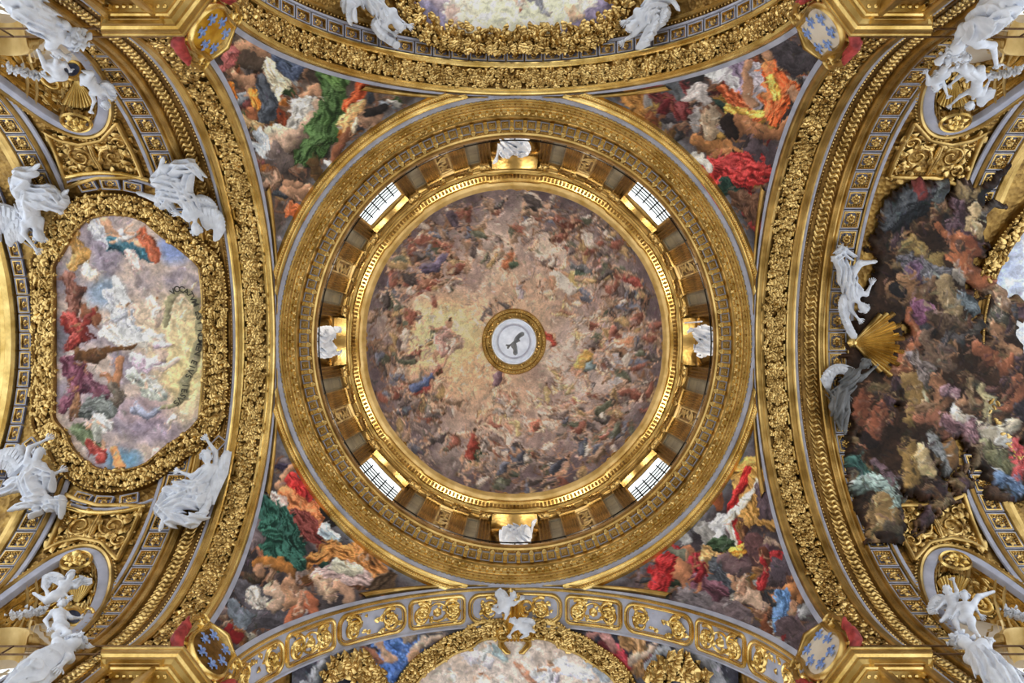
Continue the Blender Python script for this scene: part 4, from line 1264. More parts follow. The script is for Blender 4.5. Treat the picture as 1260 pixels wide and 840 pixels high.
def picture(A, poly, name, label, seed, base, painter, fw=.75, step=.045, leaf=.22, dens=60, scallop=0.0, fmat='gold_deep', w0=.03, skip=None):
    if area(poly) < 0: poly = poly[::-1]          # so that a positive side offset points outwards
    c = poly.mean(0); P0 = A(c[0], c[1], 0)
    root = empty(name, tuple(P0), label, 'painting')
    us = np.arange(poly[:, 0].min() - .1, poly[:, 0].max() + .1, step)
    vs = np.arange(poly[:, 1].min() - .1, poly[:, 1].max() + .1, step)
    k = G(); tmp = poly
    g, P = painted_grid(A, us, vs, lambda u, v: inside(tmp, u, v), w0)
    p = Paint(P, base, seed)
    painter(p)
    bx_ = (max(p.X.min(), 0), max(p.Y.min(), 0), min(p.X.max(), 1260), min(p.Y.max(), 840))
    p.brush(int((bx_[2] - bx_[0]) * (bx_[3] - bx_[1]) / 55), bx_, (.7, 1.8), (4, 11), .2)
    cv = g.build('painted_field', 'paint', root, 180)
    p.store(cv, tone=1.12, gam=1.08)
    path = dense(poly, .10, True)
    g = G()
    sweep(g, A, path, [(-.02, .0), (0, .14), (.04, .19), (.11, .19), (.14, .12), (.18, .10), (.22, .05), (fw - .14, .05), (fw - .12, .12), (fw - .05, .16), (fw, .12), (fw + .02, -.1)], closed=True)
    fr = g.build('frame', fmat, root, 35)
    rg = np.random.default_rng(seed)
    L = len(path) * .10
    n = int(L * dens)
    i = rg.integers(0, len(path), n)
    nn = normals2(path, True)
    d = rg.uniform(.12, fw - .08, n)
    q = path[i] + nn[i] * d[:, None]
    x, y = proj(A(q[:, 0], q[:, 1], 0))
    ok = (x > -30) & (x < 1290) & (y > -30) & (y < 870)
    if skip is not None: ok &= ~skip(x, y)
    g = G()
    leaves(g, A, q[ok, 0], q[ok, 1], leaf, None, 0, .06, .6, rng=rg)
    if scallop:
        for s0 in np.arange(0, L, scallop):          # bunches of leaves hanging over the picture's edge
            j = int(s0 / .1) % len(path)
            x, y = proj(A(path[j, 0], path[j, 1], 0))
            if not (-30 < x < 1290 and -30 < y < 870): continue
            m_ = 34
            an = rg.uniform(0, 2 * PI, m_); rr_ = .36 * np.sqrt(rg.uniform(0, 1, m_))
            cc = path[j] + nn[j] * .2
            leaves(g, A, cc[0] + rr_ * np.cos(an), cc[1] + rr_ * np.sin(an), .24, an, 0, .14, .7, rng=rg)
    g.build('frame_foliage', 'gold_leaf', fr, 70, kind='stuff')
    g = G()
    b = dense(path + nn * (fw + .0), .13, True)
    beads(g, A, b[:, 0], b[:, 1], .045, 0, .12)
    b = dense(path + nn * .075, .16, True)
    beads(g, A, b[:, 0], b[:, 1], .04, 0, .17)
    g.build('frame_beads', 'gold_bright', fr, 60, kind='stuff')
    return root, path, nn

# left vault panel
LP = [(68, 330), (72, 322), (84, 304), (88, 292), (104, 274), (122, 265), (150, 263), (176, 269), (192, 284), (202, 292), (224, 308), (240, 322), (249, 334), (250, 420), (250, 505), (241, 522), (225, 536), (205, 549), (193, 560), (178, 573), (152, 580), (126, 579), (106, 567), (90, 550), (85, 532), (72, 520), (68, 510), (68, 420)]
def paint_left(p):
    p.clouds((150, 140, 152), (206, 186, 172), 32, .35, .65, .9)
    p.glow(228, 440, 46, 80, (236, 212, 158), .95)
    p.glow(200, 400, 40, 50, (228, 206, 170), .6)
    p.glow(130, 360, 26, 22, (128, 158, 190), .7); p.glow(216, 305, 26, 22, (132, 150, 196), .9); p.glow(150, 565, 26, 14, (110, 158, 186), .8)
    p.glow(180, 505, 40, 22, (184, 160, 160), .7); p.glow(85, 340, 16, 30, (120, 118, 130), .6); p.glow(75, 420, 10, 40, (120, 118, 128), .7); p.glow(190, 530, 34, 18, (160, 146, 166), .7)
    for a in [([(90, 290), (100, 315), (88, 328)], [7, 11, 6], (168, 124, 60), .45, .3), ([(105, 330), (115, 340)], [7, 6], (220, 196, 176), .4, .2), ([(118, 275), (138, 300), (150, 285)], [11, 10, 6], (176, 176, 184), .4, .25), ([(130, 275), (150, 300), (175, 305)], [7, 9, 6], FL, .4, 0),
              ([(140, 300), (165, 312), (190, 318)], [9, 9, 5], (40, 84, 100), .45, .3), ([(175, 285), (185, 300), (192, 320)], [9, 10, 6], (170, 84, 52), .45, .25), ([(155, 312), (170, 330)], [6, 8], (214, 180, 170), .4, .2), ([(80, 340), (95, 360), (88, 385)], [7, 11, 9], (110, 66, 52), .45, .3), ([(85, 395), (100, 410), (84, 425)], [10, 13, 8], (132, 42, 34), .5, .35),
              ([(105, 385), (120, 392)], [8, 9], (150, 90, 60), .4, 0), ([(140, 360), (150, 390), (165, 410)], [8, 14, 8], (176, 176, 184), .45, .35), ([(140, 345), (155, 372)], [5, 7], (220, 220, 220), .4, .25), ([(185, 370), (195, 390)], [6, 9], (224, 196, 176), .4, .1), ([(130, 410), (160, 420), (200, 415)], [9, 12, 7], (226, 216, 204), .4, .2),
              ([(95, 435), (120, 440), (130, 432)], [7, 10, 5], (96, 62, 32), .4, .1), ([(130, 432), (168, 425)], [4, 3], (110, 72, 36), .3, 0), ([(82, 445), (100, 470), (78, 500)], [9, 16, 8], (96, 48, 64), .5, .35), ([(110, 470), (125, 485), (112, 500)], [7, 10, 7], (104, 60, 74), .45, .3), ([(128, 460), (140, 475), (150, 440)], [5, 7, 4], (190, 130, 90), .4, 0),
              ([(140, 475), (150, 490), (135, 500)], [8, 9, 6], (96, 84, 72), .4, .2), ([(165, 440), (185, 450), (200, 440)], [7, 9, 6], (206, 180, 196), .4, .25), ([(190, 420), (200, 438)], [6, 7], (230, 200, 180), .4, 0), ([(165, 460), (185, 475), (195, 485)], [8, 13, 8], (168, 172, 160), .45, .3), ([(195, 455), (215, 445)], [6, 5], (232, 206, 186), .35, 0),
              ([(165, 505), (180, 508), (195, 505)], [5, 8, 5], (132, 136, 156), .4, .2), ([(95, 505), (120, 500), (140, 508)], [10, 12, 8], (92, 96, 92), .4, .3), ([(95, 490), (92, 510)], [8, 8], (130, 90, 60), .4, .2), ([(120, 515), (132, 525)], [9, 9], (214, 206, 200), .4, .25), ([(95, 530), (115, 545), (120, 560)], [9, 13, 8], (84, 96, 66), .45, .3), ([(110, 545), (122, 562)], [7, 8], (150, 56, 48), .45, .3),
              ([(140, 555), (150, 570)], [6, 6], (220, 150, 90), .4, .1), ([(185, 565), (195, 555)], [6, 6], (216, 180, 170), .35, 0)]:
        p.stroke(*a)
    for fg in [(192, 380, 15, .2, (226, 206, 190), FP, (170, 110, 60), None, (214, 210, 204)), (150, 385, 17, .6, (180, 180, 188), FP, (130, 90, 60)), (185, 470, 16, -.9, (190, 186, 176), FP, (150, 90, 50)), (203, 425, 13, 1.6, (214, 190, 206), FP, (190, 120, 70)), (112, 390, 16, .7, (130, 44, 36), FD, (110, 66, 40)), (160, 290, 17, 1.2, (170, 160, 156), FL, (120, 76, 44)),
               (100, 455, 18, .5, (100, 50, 66), FD, (90, 60, 40)), (118, 528, 16, -.3, (150, 150, 140), FL, (120, 110, 90)), (228, 385, 8, .2, (230, 206, 160), (236, 206, 166), (214, 170, 110)), (224, 370, 8, .8, (230, 206, 160), (236, 206, 166), (214, 170, 110)), (215, 515, 10, .6, (214, 190, 170), FP, (180, 140, 100)), (238, 350, 7, .6, (230, 206, 160), (226, 196, 156), (214, 170, 110))]:
        p.figure(*fg)
    p.stroke([(205, 398), (206, 372), (216, 358), (230, 358), (242, 375), (247, 410), (243, 435), (236, 452), (228, 470), (225, 488), (210, 500), (200, 502)], [4, 5, 5, 5, 6, 6, 6, 6, 6, 6, 5, 4], (156, 148, 112), .35, 0)
LPOLY = polypx(AL, LP, 1)
LROOT, LPATH, LNN = picture(AL, LPOLY, 'ceiling_painting', 'ceiling painting with pale draped figures, lute and lettered ribbon in leafy gilded frame', 61, (180, 170, 170), paint_left, fw=.82, dens=70)

# lettering that runs down the painted ribbon
txt_path = dense(np.array([(211, 361), (221, 354), (234, 361), (242, 376), (247, 398), (247, 420), (242, 438), (236, 453), (229, 470), (226, 486), (215, 498)], float), 1.0)
WORDS = 'VOCATVM EST NOMEN EIVS IESVS'
dl = np.r_[0, np.cumsum(np.linalg.norm(np.diff(txt_path, axis=0), axis=1))]
MAT['ink'] = mix_mat('dark_lettering', (0.045, 0.04, 0.025), (0.07, 0.06, 0.04), 5, 0, 0.7)
ltr = {}
for i, ch in enumerate(WORDS):
    if ch == ' ': continue
    s_ = dl[-1] * (i + .5) / len(WORDS)
    x = np.interp(s_, dl, txt_path[:, 0]); y = np.interp(s_, dl, txt_path[:, 1])
    x2 = np.interp(s_ + 1, dl, txt_path[:, 0]); y2 = np.interp(s_ + 1, dl, txt_path[:, 1])
    if ch not in ltr:
        cu_ = bpy.data.curves.new('letter', 'FONT'); cu_.body = ch; cu_.size = .30; cu_.align_x = 'CENTER'; cu_.align_y = 'CENTER'; cu_.extrude = .004; cu_.offset = .004
        to = bpy.data.objects.new('letter', cu_); COL.objects.link(to)
        dg = bpy.context.evaluated_depsgraph_get()
        me = bpy.data.meshes.new_from_object(to.evaluated_get(dg))
        bpy.data.objects.remove(to)
        me.materials.clear(); me.materials.append(MAT['ink'])
        ltr[ch] = me
    u, v = AL.un(x, y); u2, v2 = AL.un(x2, y2)
    o_ = AL(u, v, .045); t_ = Vector(AL(u2, v2, .045) - o_).normalized()
    n_ = Vector(AL(u, v, .1) - o_).normalized()
    y_ = n_.cross(t_)
    M = Matrix(((t_[0], y_[0], n_[0], o_[0]), (t_[1], y_[1], n_[1], o_[1]), (t_[2], y_[2], n_[2], o_[2]), (0, 0, 0, 1)))
    inst(ltr[ch], 'letter', M, LROOT)

# coffers that curve round the ends of the left panel, and the arch line behind them
g = G()
out = LPATH + LNN * 1.14
for i in range(0, len(out), 5):
    u, v = out[i]
    if abs(v) < 3.7 or not (12.3 < u < 14.95 or abs(v) < 3.9): continue
    t_ = LPATH[(i + 1) % len(LPATH)] - LPATH[i]
    inst(COF_T, 'coffer', AL.mat(u, v, -.0, math.atan2(LNN[i][1], LNN[i][0])), VA['left'])
ringp = LPATH + LNN * 1.44
ringq = LPATH + LNN * 1.58
for k in (-1, 1):
    sel = ringp[(ringp[:, 1] * k > 4.2) & (ringp[:, 0] > 12.0) & (ringp[:, 0] < 15.3)]
    if len(sel) > 3:
        sel = sel[np.argsort(sel[:, 0])]
        g = G(); tube(g, AL, sel, .05, h=1.0, w0=.0)
        g.build('stucco_line', 'lavender', VA['left'], 60)
        sel = ringq[(ringq[:, 1] * k > 4.2) & (ringq[:, 0] > 12.0) & (ringq[:, 0] < 15.1)]; sel = sel[np.argsort(sel[:, 0])]
        g = G(); tube(g, AL, sel, .08, h=1.0, w0=.0)
        g.build('arch_line', 'gold_bright', VA['left'], 60)

# top vault panel
def super_poly(uc, a, b, e=2.6, n=90, sc=0.0, m=10):
    t = np.linspace(0, 2 * PI, n, endpoint=False)
    r = 1 + sc * np.cos(m * t)
    return np.stack([uc + a * r * np.sign(np.cos(t)) * np.abs(np.cos(t)) ** (2 / e), b * r * np.sign(np.sin(t)) * np.abs(np.sin(t)) ** (2 / e)], -1)
def paint_top(p):
    p.clouds((206, 196, 190), (236, 228, 208), 30, .3, .7, .9)
    p.glow(640, 15, 80, 60, (240, 232, 204), .9)
    for a in [([(505, 0), (530, 15), (545, 32)], [14, 15, 8], (140, 132, 160), .35, .1), ([(530, -10), (545, 5)], [14, 10], (176, 160, 172), .35, .1), ([(760, -5), (740, 20), (700, 38)], [18, 16, 8], (128, 116, 142), .35, .1), ([(775, 10), (752, 28)], [14, 12], (150, 134, 150), .35, .1), ([(556, 10), (562, 28)], [8, 6], (222, 190, 176), .3, .05), ([(700, 10), (712, 20)], [9, 8], (224, 186, 150), .3, .05),
              ([(500, 20), (512, 30)], [8, 8], (206, 160, 140), .3, .1)]:
        p.stroke(*a)
    p.figure(640, -2, 18, 3.0, (210, 190, 180), FP, (150, 80, 50))
    p.stroke([(658, -6), (668, 12), (676, 20)], [6, 5, 3], (130, 130, 140), .35, .2)
picture(AT, polypx(AT, [(503, -70), (503, -35), (505, 0), (515, 22), (537, 37), (570, 42), (605, 43), (634, 43), (665, 43), (698, 42), (731, 37), (750, 22), (760, 0), (763, -35), (763, -70), (634, -80)], 2), 'ceiling_painting', 'pale cream and violet cloud painting in a scalloped leafy gilded frame', 62, (225, 215, 200), paint_top, fw=.66, dens=80, scallop=.72)

# bottom vault panel: dark painted ground with draped figures, then the framed picture
def paint_bottom(p):
    p.clouds((196, 180, 168), (226, 214, 206), 34, .3, .7, .9)
    for a in [([(575, 800), (600, 815)], [12, 9], (206, 200, 208), .3, .1), ([(605, 798), (620, 808)], [6, 5], (150, 170, 176), .3, .1), ([(660, 830), (690, 822), (720, 830)], [8, 12, 9], (196, 198, 214), .35, .2), ([(730, 812), (745, 830)], [9, 9], (168, 176, 188), .35, .1), ([(633, 815), (645, 828), (655, 838)], [3, 4, 5], (196, 140, 110), .35, .05)]:
        p.stroke(*a)
    p.figure(675, 828, 19, .1, (206, 204, 214), FL, (150, 120, 96), (190, 180, 196))
    p.figure(598, 800, 11, .6, (186, 190, 190), FP, (150, 100, 70), None, (170, 180, 186))
    p.figure(558, 828, 10, .2, (214, 200, 190), FP, (170, 120, 90), None, (180, 186, 192))
    p.figure(592, 838, 12, -.2, (214, 200, 190), FL, (150, 90, 60)); p.figure(722, 842, 11, .2, (206, 196, 190), FL, (170, 110, 70))
g, P = painted_grid(AB, np.arange(10.15, 13.2, .06), np.arange(-8.4, 8.4, .06), None, .0)
p = Paint(P, (58, 56, 66), 64)
p.clouds((40, 40, 52), (96, 96, 104), 24, .35, .65, .9)
for sx in (-1, 1):
    X = lambda x: 634 + sx * (634 - x)
    p.stroke([(X(432), 812), (X(450), 798), (X(466), 810), (X(470), 830)], [7, 8, 8, 7], (168, 174, 184), .4, .05)
    p.stroke([(X(380), 845), (X(400), 820), (X(425), 800)], [10, 12, 9], (140, 142, 150), .4, .1)
for a in [([(466, 780), (480, 800), (470, 825)], [9, 14, 10], (52, 92, 168), .5, .4), ([(490, 785), (505, 800), (490, 830)], [10, 16, 12], (60, 100, 176), .5, .4), ([(485, 820), (500, 838)], [10, 9], (46, 80, 150), .45, .35), ([(470, 790), (478, 812), (488, 812)], [5, 6, 4], FL, .4, 0), ([(445, 795), (458, 800), (468, 815)], [4, 5, 5], (190, 120, 90), .4, 0),
          ([(508, 800), (525, 788), (545, 785)], [5, 5, 3], FP, .4, 0), ([(510, 805), (515, 820)], [7, 7], FL, .4, 0), ([(520, 808), (524, 815)], [7, 6], (206, 160, 120), .35, 0), ([(500, 785), (520, 775), (540, 778)], [8, 7, 3], (150, 130, 110), .35, .2),
          ([(795, 770), (785, 790), (795, 805)], [9, 14, 9], (120, 70, 84), .5, .35), ([(770, 785), (790, 800), (785, 825)], [10, 13, 8], (150, 106, 60), .5, .35), ([(760, 800), (768, 820)], [8, 8], (190, 44, 60), .45, .3), ([(722, 782), (740, 778), (755, 800)], [4, 5, 6], (220, 150, 140), .4, 0), ([(740, 795), (748, 806)], [6, 6], (150, 60, 70), .35, 0),
          ([(775, 815), (800, 800), (812, 785)], [4, 5, 4], FP, .4, 0), ([(765, 830), (772, 842)], [6, 5], FL, .4, 0)]:
    p.stroke(*a)
p.brush(900, (300, 765, 960, 840))
gr = g.build('painted_ground', 'paint', VA['bottom'], 180); p.store(gr)
BP = polypx(AB, [(500, 905), (502, 870), (508, 845), (522, 828), (545, 814), (560, 803), (580, 798), (592, 787), (612, 785), (634, 785), (656, 785), (678, 787), (690, 798), (710, 803), (725, 814), (748, 828), (762, 845), (768, 870), (770, 905), (634, 915)], 1)
picture(AB, BP, 'ceiling_painting', 'pale rosy cloud painting with few figures below the lavender panelled band', 63, (214, 200, 190), paint_bottom, fw=.72, dens=90, leaf=.2, fmat='gold')
# gilded acanthus crests beside the bottom picture
for sx in (-1, 1):
    g = G()
    pts = np.array([(400, 838), (412, 822), (430, 816), (448, 822), (462, 838)], float)
    if sx > 0: pts[:, 0] = 1268 - pts[:, 0]
    u, v = AB.un(pts[:, 0], pts[:, 1])
    pth = dense(np.stack([u, v], -1), .08)
    i = np.repeat(np.arange(len(pth)), 6)
    rg = np.random.default_rng(5)
    leaves(g, AB, pth[i, 0] + rg.uniform(-.25, .25, len(i)), pth[i, 1] + rg.uniform(-.25, .25, len(i)), .34, None, 0, .05, .6, rng=rg)
    g.build('acanthus_crest', 'gold_leaf', VA['bottom'], 70)

# right vault: framed sky beyond, and the dark crowd that spills over the gilding
def paint_sky(p):
    p.clouds((176, 190, 220), (222, 222, 230), 30, .3, .7, .9)
    p.glow(1258, 400, 40, 60, (214, 220, 236), .8)
    for a in [([(1215, 400), (1225, 420)], [9, 12], (150, 140, 150), .3, .1), ([(1240, 440), (1258, 470)], [14, 12], (206, 180, 160), .35, .1)]:
        p.stroke(*a)
RP = super_poly(20.1, 3.4, 6.2, 2.0, 120)
picture(AR, RP, 'ceiling_painting', 'blue sky painting in oval gilded frame behind the dark tumbling crowd', 65, (190, 200, 220), paint_sky, fw=.6, dens=40, skip=lambda x, y: (x < 1215) & (y > 345) & (y < 700))

def paint_crowd(p):
    S_ = p.stroke
    # brown glaze under the figures
    for (pts, rad) in [([(1095, 300), (1100, 350), (1075, 420), (1070, 500), (1090, 560)], [34, 40, 44, 46, 40]), ([(1130, 250), (1150, 300), (1160, 380), (1150, 470), (1120, 560)], [34, 44, 50, 54, 50]), ([(1190, 240), (1190, 300)], [26, 26]), ([(1180, 420), (1200, 500), (1225, 560), (1250, 590)], [42, 46, 40, 36]), ([(1060, 560), (1085, 620), (1095, 655)], [24, 34, 26]), ([(1060, 620), (1080, 655)], [18, 18]), ([(1120, 590), (1150, 600)], [30, 20]), ([(1225, 380), (1240, 460), (1262, 520)], [24, 34, 40])]:
        S_(pts, [r_ * .74 for r_ in rad], (70, 46, 30), .1, .06, 1, 3)
    for (x, y) in zip(p.rg.uniform(1040, 1255, 90), p.rg.uniform(240, 640, 90)):
        if inside([(1095, 245), (1180, 230), (1255, 340), (1262, 610), (1190, 600), (1100, 660), (1060, 640), (1045, 540), (1075, 470), (1085, 380)], np.array([x]), np.array([y]))[0]:
            p.figure(x, y, p.rg.uniform(12, 19), p.rg.uniform(-3, 3), [(92, 66, 46), (110, 78, 52), (70, 70, 76), (100, 62, 44), (84, 60, 66), (120, 96, 60)][p.rg.integers(6)], [(150, 100, 66), (126, 84, 56), (168, 124, 80)][p.rg.integers(3)], (44, 34, 28), [(60, 52, 50), (96, 70, 80), (110, 84, 50)][p.rg.integers(3)])
    t = fbm(p.X / 18, p.Y / 18, 5, 4)
    p.c *= (0.65 + .7 * t)[:, None]
    L = [([(1098, 270), (1115, 250), (1135, 240), (1150, 235)], [16, 20, 14, 8], (46, 50, 56), .5, .35), ([(1128, 226), (1132, 240)], [7, 7], (150, 60, 56), .35, .1), ([(1160, 228), (1150, 240)], [8, 7], (96, 104, 104), .4, .2), ([(1180, 232), (1195, 238), (1205, 232)], [8, 9, 6], (160, 132, 84), .4, .1), ([(1208, 240), (1225, 218), (1243, 198)], [5, 5, 2], (56, 46, 46), .35, .2), ([(1205, 258), (1225, 250), (1240, 256)], [5, 5, 2], (96, 88, 84), .35, .2),
         ([(1178, 250), (1172, 275), (1185, 285)], [9, 12, 9], (84, 56, 66), .45, .35), ([(1198, 255), (1192, 272), (1202, 285)], [8, 10, 6], (190, 160, 110), .4, .15), ([(1208, 238), (1214, 232)], [7, 5], (40, 38, 40), .3, 0),
         ([(1150, 275), (1165, 288), (1180, 300), (1185, 325)], [6, 8, 18, 16], (196, 112, 66), .45, .05), ([(1190, 295), (1195, 310)], [8, 8], (170, 90, 56), .4, 0), ([(1178, 298), (1180, 305)], [7, 6], (120, 84, 70), .35, 0), ([(1190, 330), (1205, 348), (1222, 344)], [9, 9, 5], (190, 108, 64), .4, 0), ([(1120, 295), (1132, 310), (1150, 318)], [10, 12, 9], (168, 136, 72), .4, .2), ([(1115, 320), (1140, 340), (1160, 335)], [12, 16, 10], (86, 84, 90), .4, .35),
         ([(1120, 330), (1125, 342)], [9, 8], (106, 76, 106), .4, .3), ([(1098, 355), (1112, 350), (1130, 365), (1135, 385)], [12, 16, 16, 10], (166, 118, 76), .45, .05), ([(1100, 352), (1106, 356)], [10, 8], (46, 42, 44), .3, .1), ([(1125, 375), (1138, 385), (1128, 395)], [9, 12, 8], (126, 70, 104), .45, .35), ([(1158, 345), (1165, 365), (1170, 385)], [10, 15, 12], (186, 156, 108), .45, .05), ([(1175, 335), (1180, 340)], [8, 7], (190, 176, 160), .35, 0),
         ([(1180, 362), (1195, 378)], [8, 9], (110, 124, 132), .4, .3), ([(1145, 390), (1160, 400), (1180, 400)], [10, 12, 8], (100, 76, 56), .4, .2), ([(1116, 382), (1120, 400), (1124, 412)], [5, 6, 7], (206, 120, 78), .4, 0), ([(1122, 420), (1128, 415)], [8, 7], (216, 134, 100), .35, 0), ([(1118, 430), (1112, 450), (1092, 460)], [11, 11, 5], (206, 124, 80), .4, 0), ([(1135, 415), (1150, 440), (1168, 452)], [9, 15, 8], (134, 104, 82), .4, .1),
         ([(1120, 440), (1135, 455), (1130, 480)], [9, 11, 9], (110, 96, 90), .4, .35), ([(1160, 410), (1180, 420), (1190, 405)], [5, 6, 4], (96, 90, 90), .35, .1), ([(1115, 470), (1128, 490), (1118, 520)], [11, 13, 9], (172, 134, 72), .45, .05), ([(1150, 470), (1158, 490), (1150, 510)], [11, 13, 10], (184, 124, 84), .45, 0), ([(1130, 520), (1145, 515), (1160, 530)], [9, 12, 9], (186, 116, 84), .4, 0), ([(1160, 480), (1172, 488)], [8, 8], (150, 110, 120), .4, .3),
         ([(1175, 500), (1190, 490), (1205, 500)], [5, 7, 6], (206, 150, 106), .4, 0), ([(1165, 520), (1185, 525), (1195, 540)], [11, 14, 10], (132, 92, 98), .45, .4), ([(1175, 510), (1182, 515)], [8, 8], (224, 206, 186), .4, .2), ([(1205, 478), (1214, 500), (1210, 520)], [6, 8, 7], (214, 196, 140), .4, 0), ([(1195, 500), (1190, 470)], [6, 6], (160, 130, 90), .4, 0), ([(1205, 525), (1222, 535), (1245, 525)], [9, 12, 8], (220, 206, 176), .4, 0), ([(1230, 540), (1235, 545)], [9, 8], (206, 200, 186), .35, .1),
         ([(1210, 550), (1225, 565), (1235, 580)], [9, 12, 9], (110, 108, 70), .45, .3), ([(1245, 550), (1255, 575), (1245, 590)], [9, 12, 8], (196, 60, 58), .45, .35), ([(1225, 590), (1250, 605)], [8, 9], (76, 104, 140), .45, .35), ([(1215, 605), (1235, 615)], [8, 6], (100, 72, 52), .4, .1), ([(1110, 550), (1120, 575), (1115, 600)], [10, 16, 7], (190, 148, 76), .45, .05), ([(1130, 560), (1138, 580), (1142, 585)], [10, 9, 6], (220, 190, 130), .4, 0), ([(1145, 545), (1160, 560), (1165, 580)], [9, 12, 7], (110, 112, 112), .4, .35),
         ([(1168, 550), (1172, 570)], [10, 8], (170, 120, 66), .4, 0), ([(1060, 490), (1058, 510), (1072, 530)], [10, 11, 10], (166, 92, 60), .45, 0), ([(1080, 500), (1078, 520), (1065, 550)], [9, 12, 8], (180, 100, 66), .45, 0), ([(1062, 540), (1070, 548)], [8, 7], (60, 44, 40), .3, 0), ([(1050, 570), (1062, 585), (1055, 595)], [9, 11, 8], (44, 92, 84), .45, .35), ([(1050, 600), (1070, 595), (1090, 600), (1100, 620)], [9, 13, 11, 7], (134, 158, 150), .45, .4), ([(1075, 570), (1088, 585), (1095, 600)], [5, 6, 5], (130, 100, 110), .4, .2),
         ([(1085, 625), (1092, 640), (1080, 655)], [14, 13, 7], (186, 146, 84), .45, .05), ([(1070, 640), (1068, 665), (1085, 685)], [7, 6, 5], (180, 140, 84), .4, 0), ([(1092, 652), (1102, 658)], [9, 8], (96, 84, 66), .35, .1), ([(1080, 680), (1105, 688)], [7, 6], (214, 212, 206), .25, 0), ([(1215, 400), (1222, 380), (1230, 390)], [7, 10, 8], (84, 80, 66), .45, .3), ([(1228, 360), (1235, 372)], [9, 9], (190, 146, 110), .4, .1), ([(1218, 400), (1232, 425), (1250, 435)], [7, 8, 5], (196, 140, 96), .4, 0),
         ([(1200, 430), (1215, 440), (1232, 455), (1240, 440)], [9, 10, 9, 5], (180, 104, 66), .45, 0), ([(1245, 470), (1250, 490), (1235, 500)], [10, 12, 8], (190, 112, 74), .45, 0), ([(1250, 500), (1258, 515)], [8, 8], (60, 52, 60), .4, .2), ([(1040, 470), (1030, 500), (1038, 525)], [5, 5, 4], (84, 84, 86), .4, .3)]
    for a in L: S_(*a)
    for fg in [(1140, 350, 18, .8, (120, 90, 66), (176, 130, 90), (60, 50, 44)), (1165, 430, 17, 2.0, (110, 90, 80), (180, 130, 92), (70, 56, 46)), (1140, 500, 18, 1.2, (150, 110, 76), (190, 136, 92), (66, 50, 40)), (1200, 560, 16, .3, (130, 110, 80), (206, 170, 130), (110, 100, 90)), (1085, 520, 16, .4, (110, 66, 46), (170, 98, 64), (50, 40, 36)), (1200, 400, 15, .5, (76, 70, 62), (190, 140, 100), (80, 60, 46)), (1240, 480, 15, .9, (120, 70, 50), (190, 120, 80), (60, 46, 40))]:
        p.figure(*fg)
us = np.arange(10.9, 19.4, .045); vs = np.arange(-6.6, 7.6, .045)
U, V = np.meshgrid(us, vs, indexing='ij')
pt = Paint(AR(U, V, 0).reshape(-1, 3), (70, 46, 30), 66)
pt.sat = .72
paint_crowd(pt)
pt.cov_ = pt.cov.copy()
pt.brush(2600, (1035, 225, 1262, 690), (.8, 2.4), (5, 16), .5)
pt.cov = pt.cov_
cov = pt.cov.reshape(U.shape)
keepm = cov > .5
# raised plaster: thickest inside, dying out at the outline
kk = keepm.astype(float)
for _ in range(2):
    kk = .2 * (kk + np.roll(kk, 1, 0) + np.roll(kk, -1, 0) + np.roll(kk, 1, 1) + np.roll(kk, -1, 1))
hgt = -.06 + .27 * np.clip(kk, 0, 1)
P = AR(U, V, hgt)
ni, nj = U.shape
I, J = np.meshgrid(np.arange(ni - 1), np.arange(nj - 1), indexing='ij')
q = np.stack([I * nj + J, (I + 1) * nj + J, (I + 1) * nj + J + 1, I * nj + J + 1], -1).reshape(-1, 4)
q = q[keepm.ravel()[q].any(1)]
used = np.unique(q); rem = np.full(ni * nj, -1); rem[used] = np.arange(len(used))
g = G(); g.add(P.reshape(-1, 3)[used], rem[q])
o = g.build('painted_crowd', 'paint', smooth=180, loc=tuple(AR(14.5, 0, 0)), label='dark irregular plaster painting of tumbling draped figures spilling over the gilded vault', cat='painting')
pt.c = pt.c[used]; pt.wx = pt.wx[used]; pt.wy = pt.wy[used]; pt.store(o, tone=.92, gam=1.15)
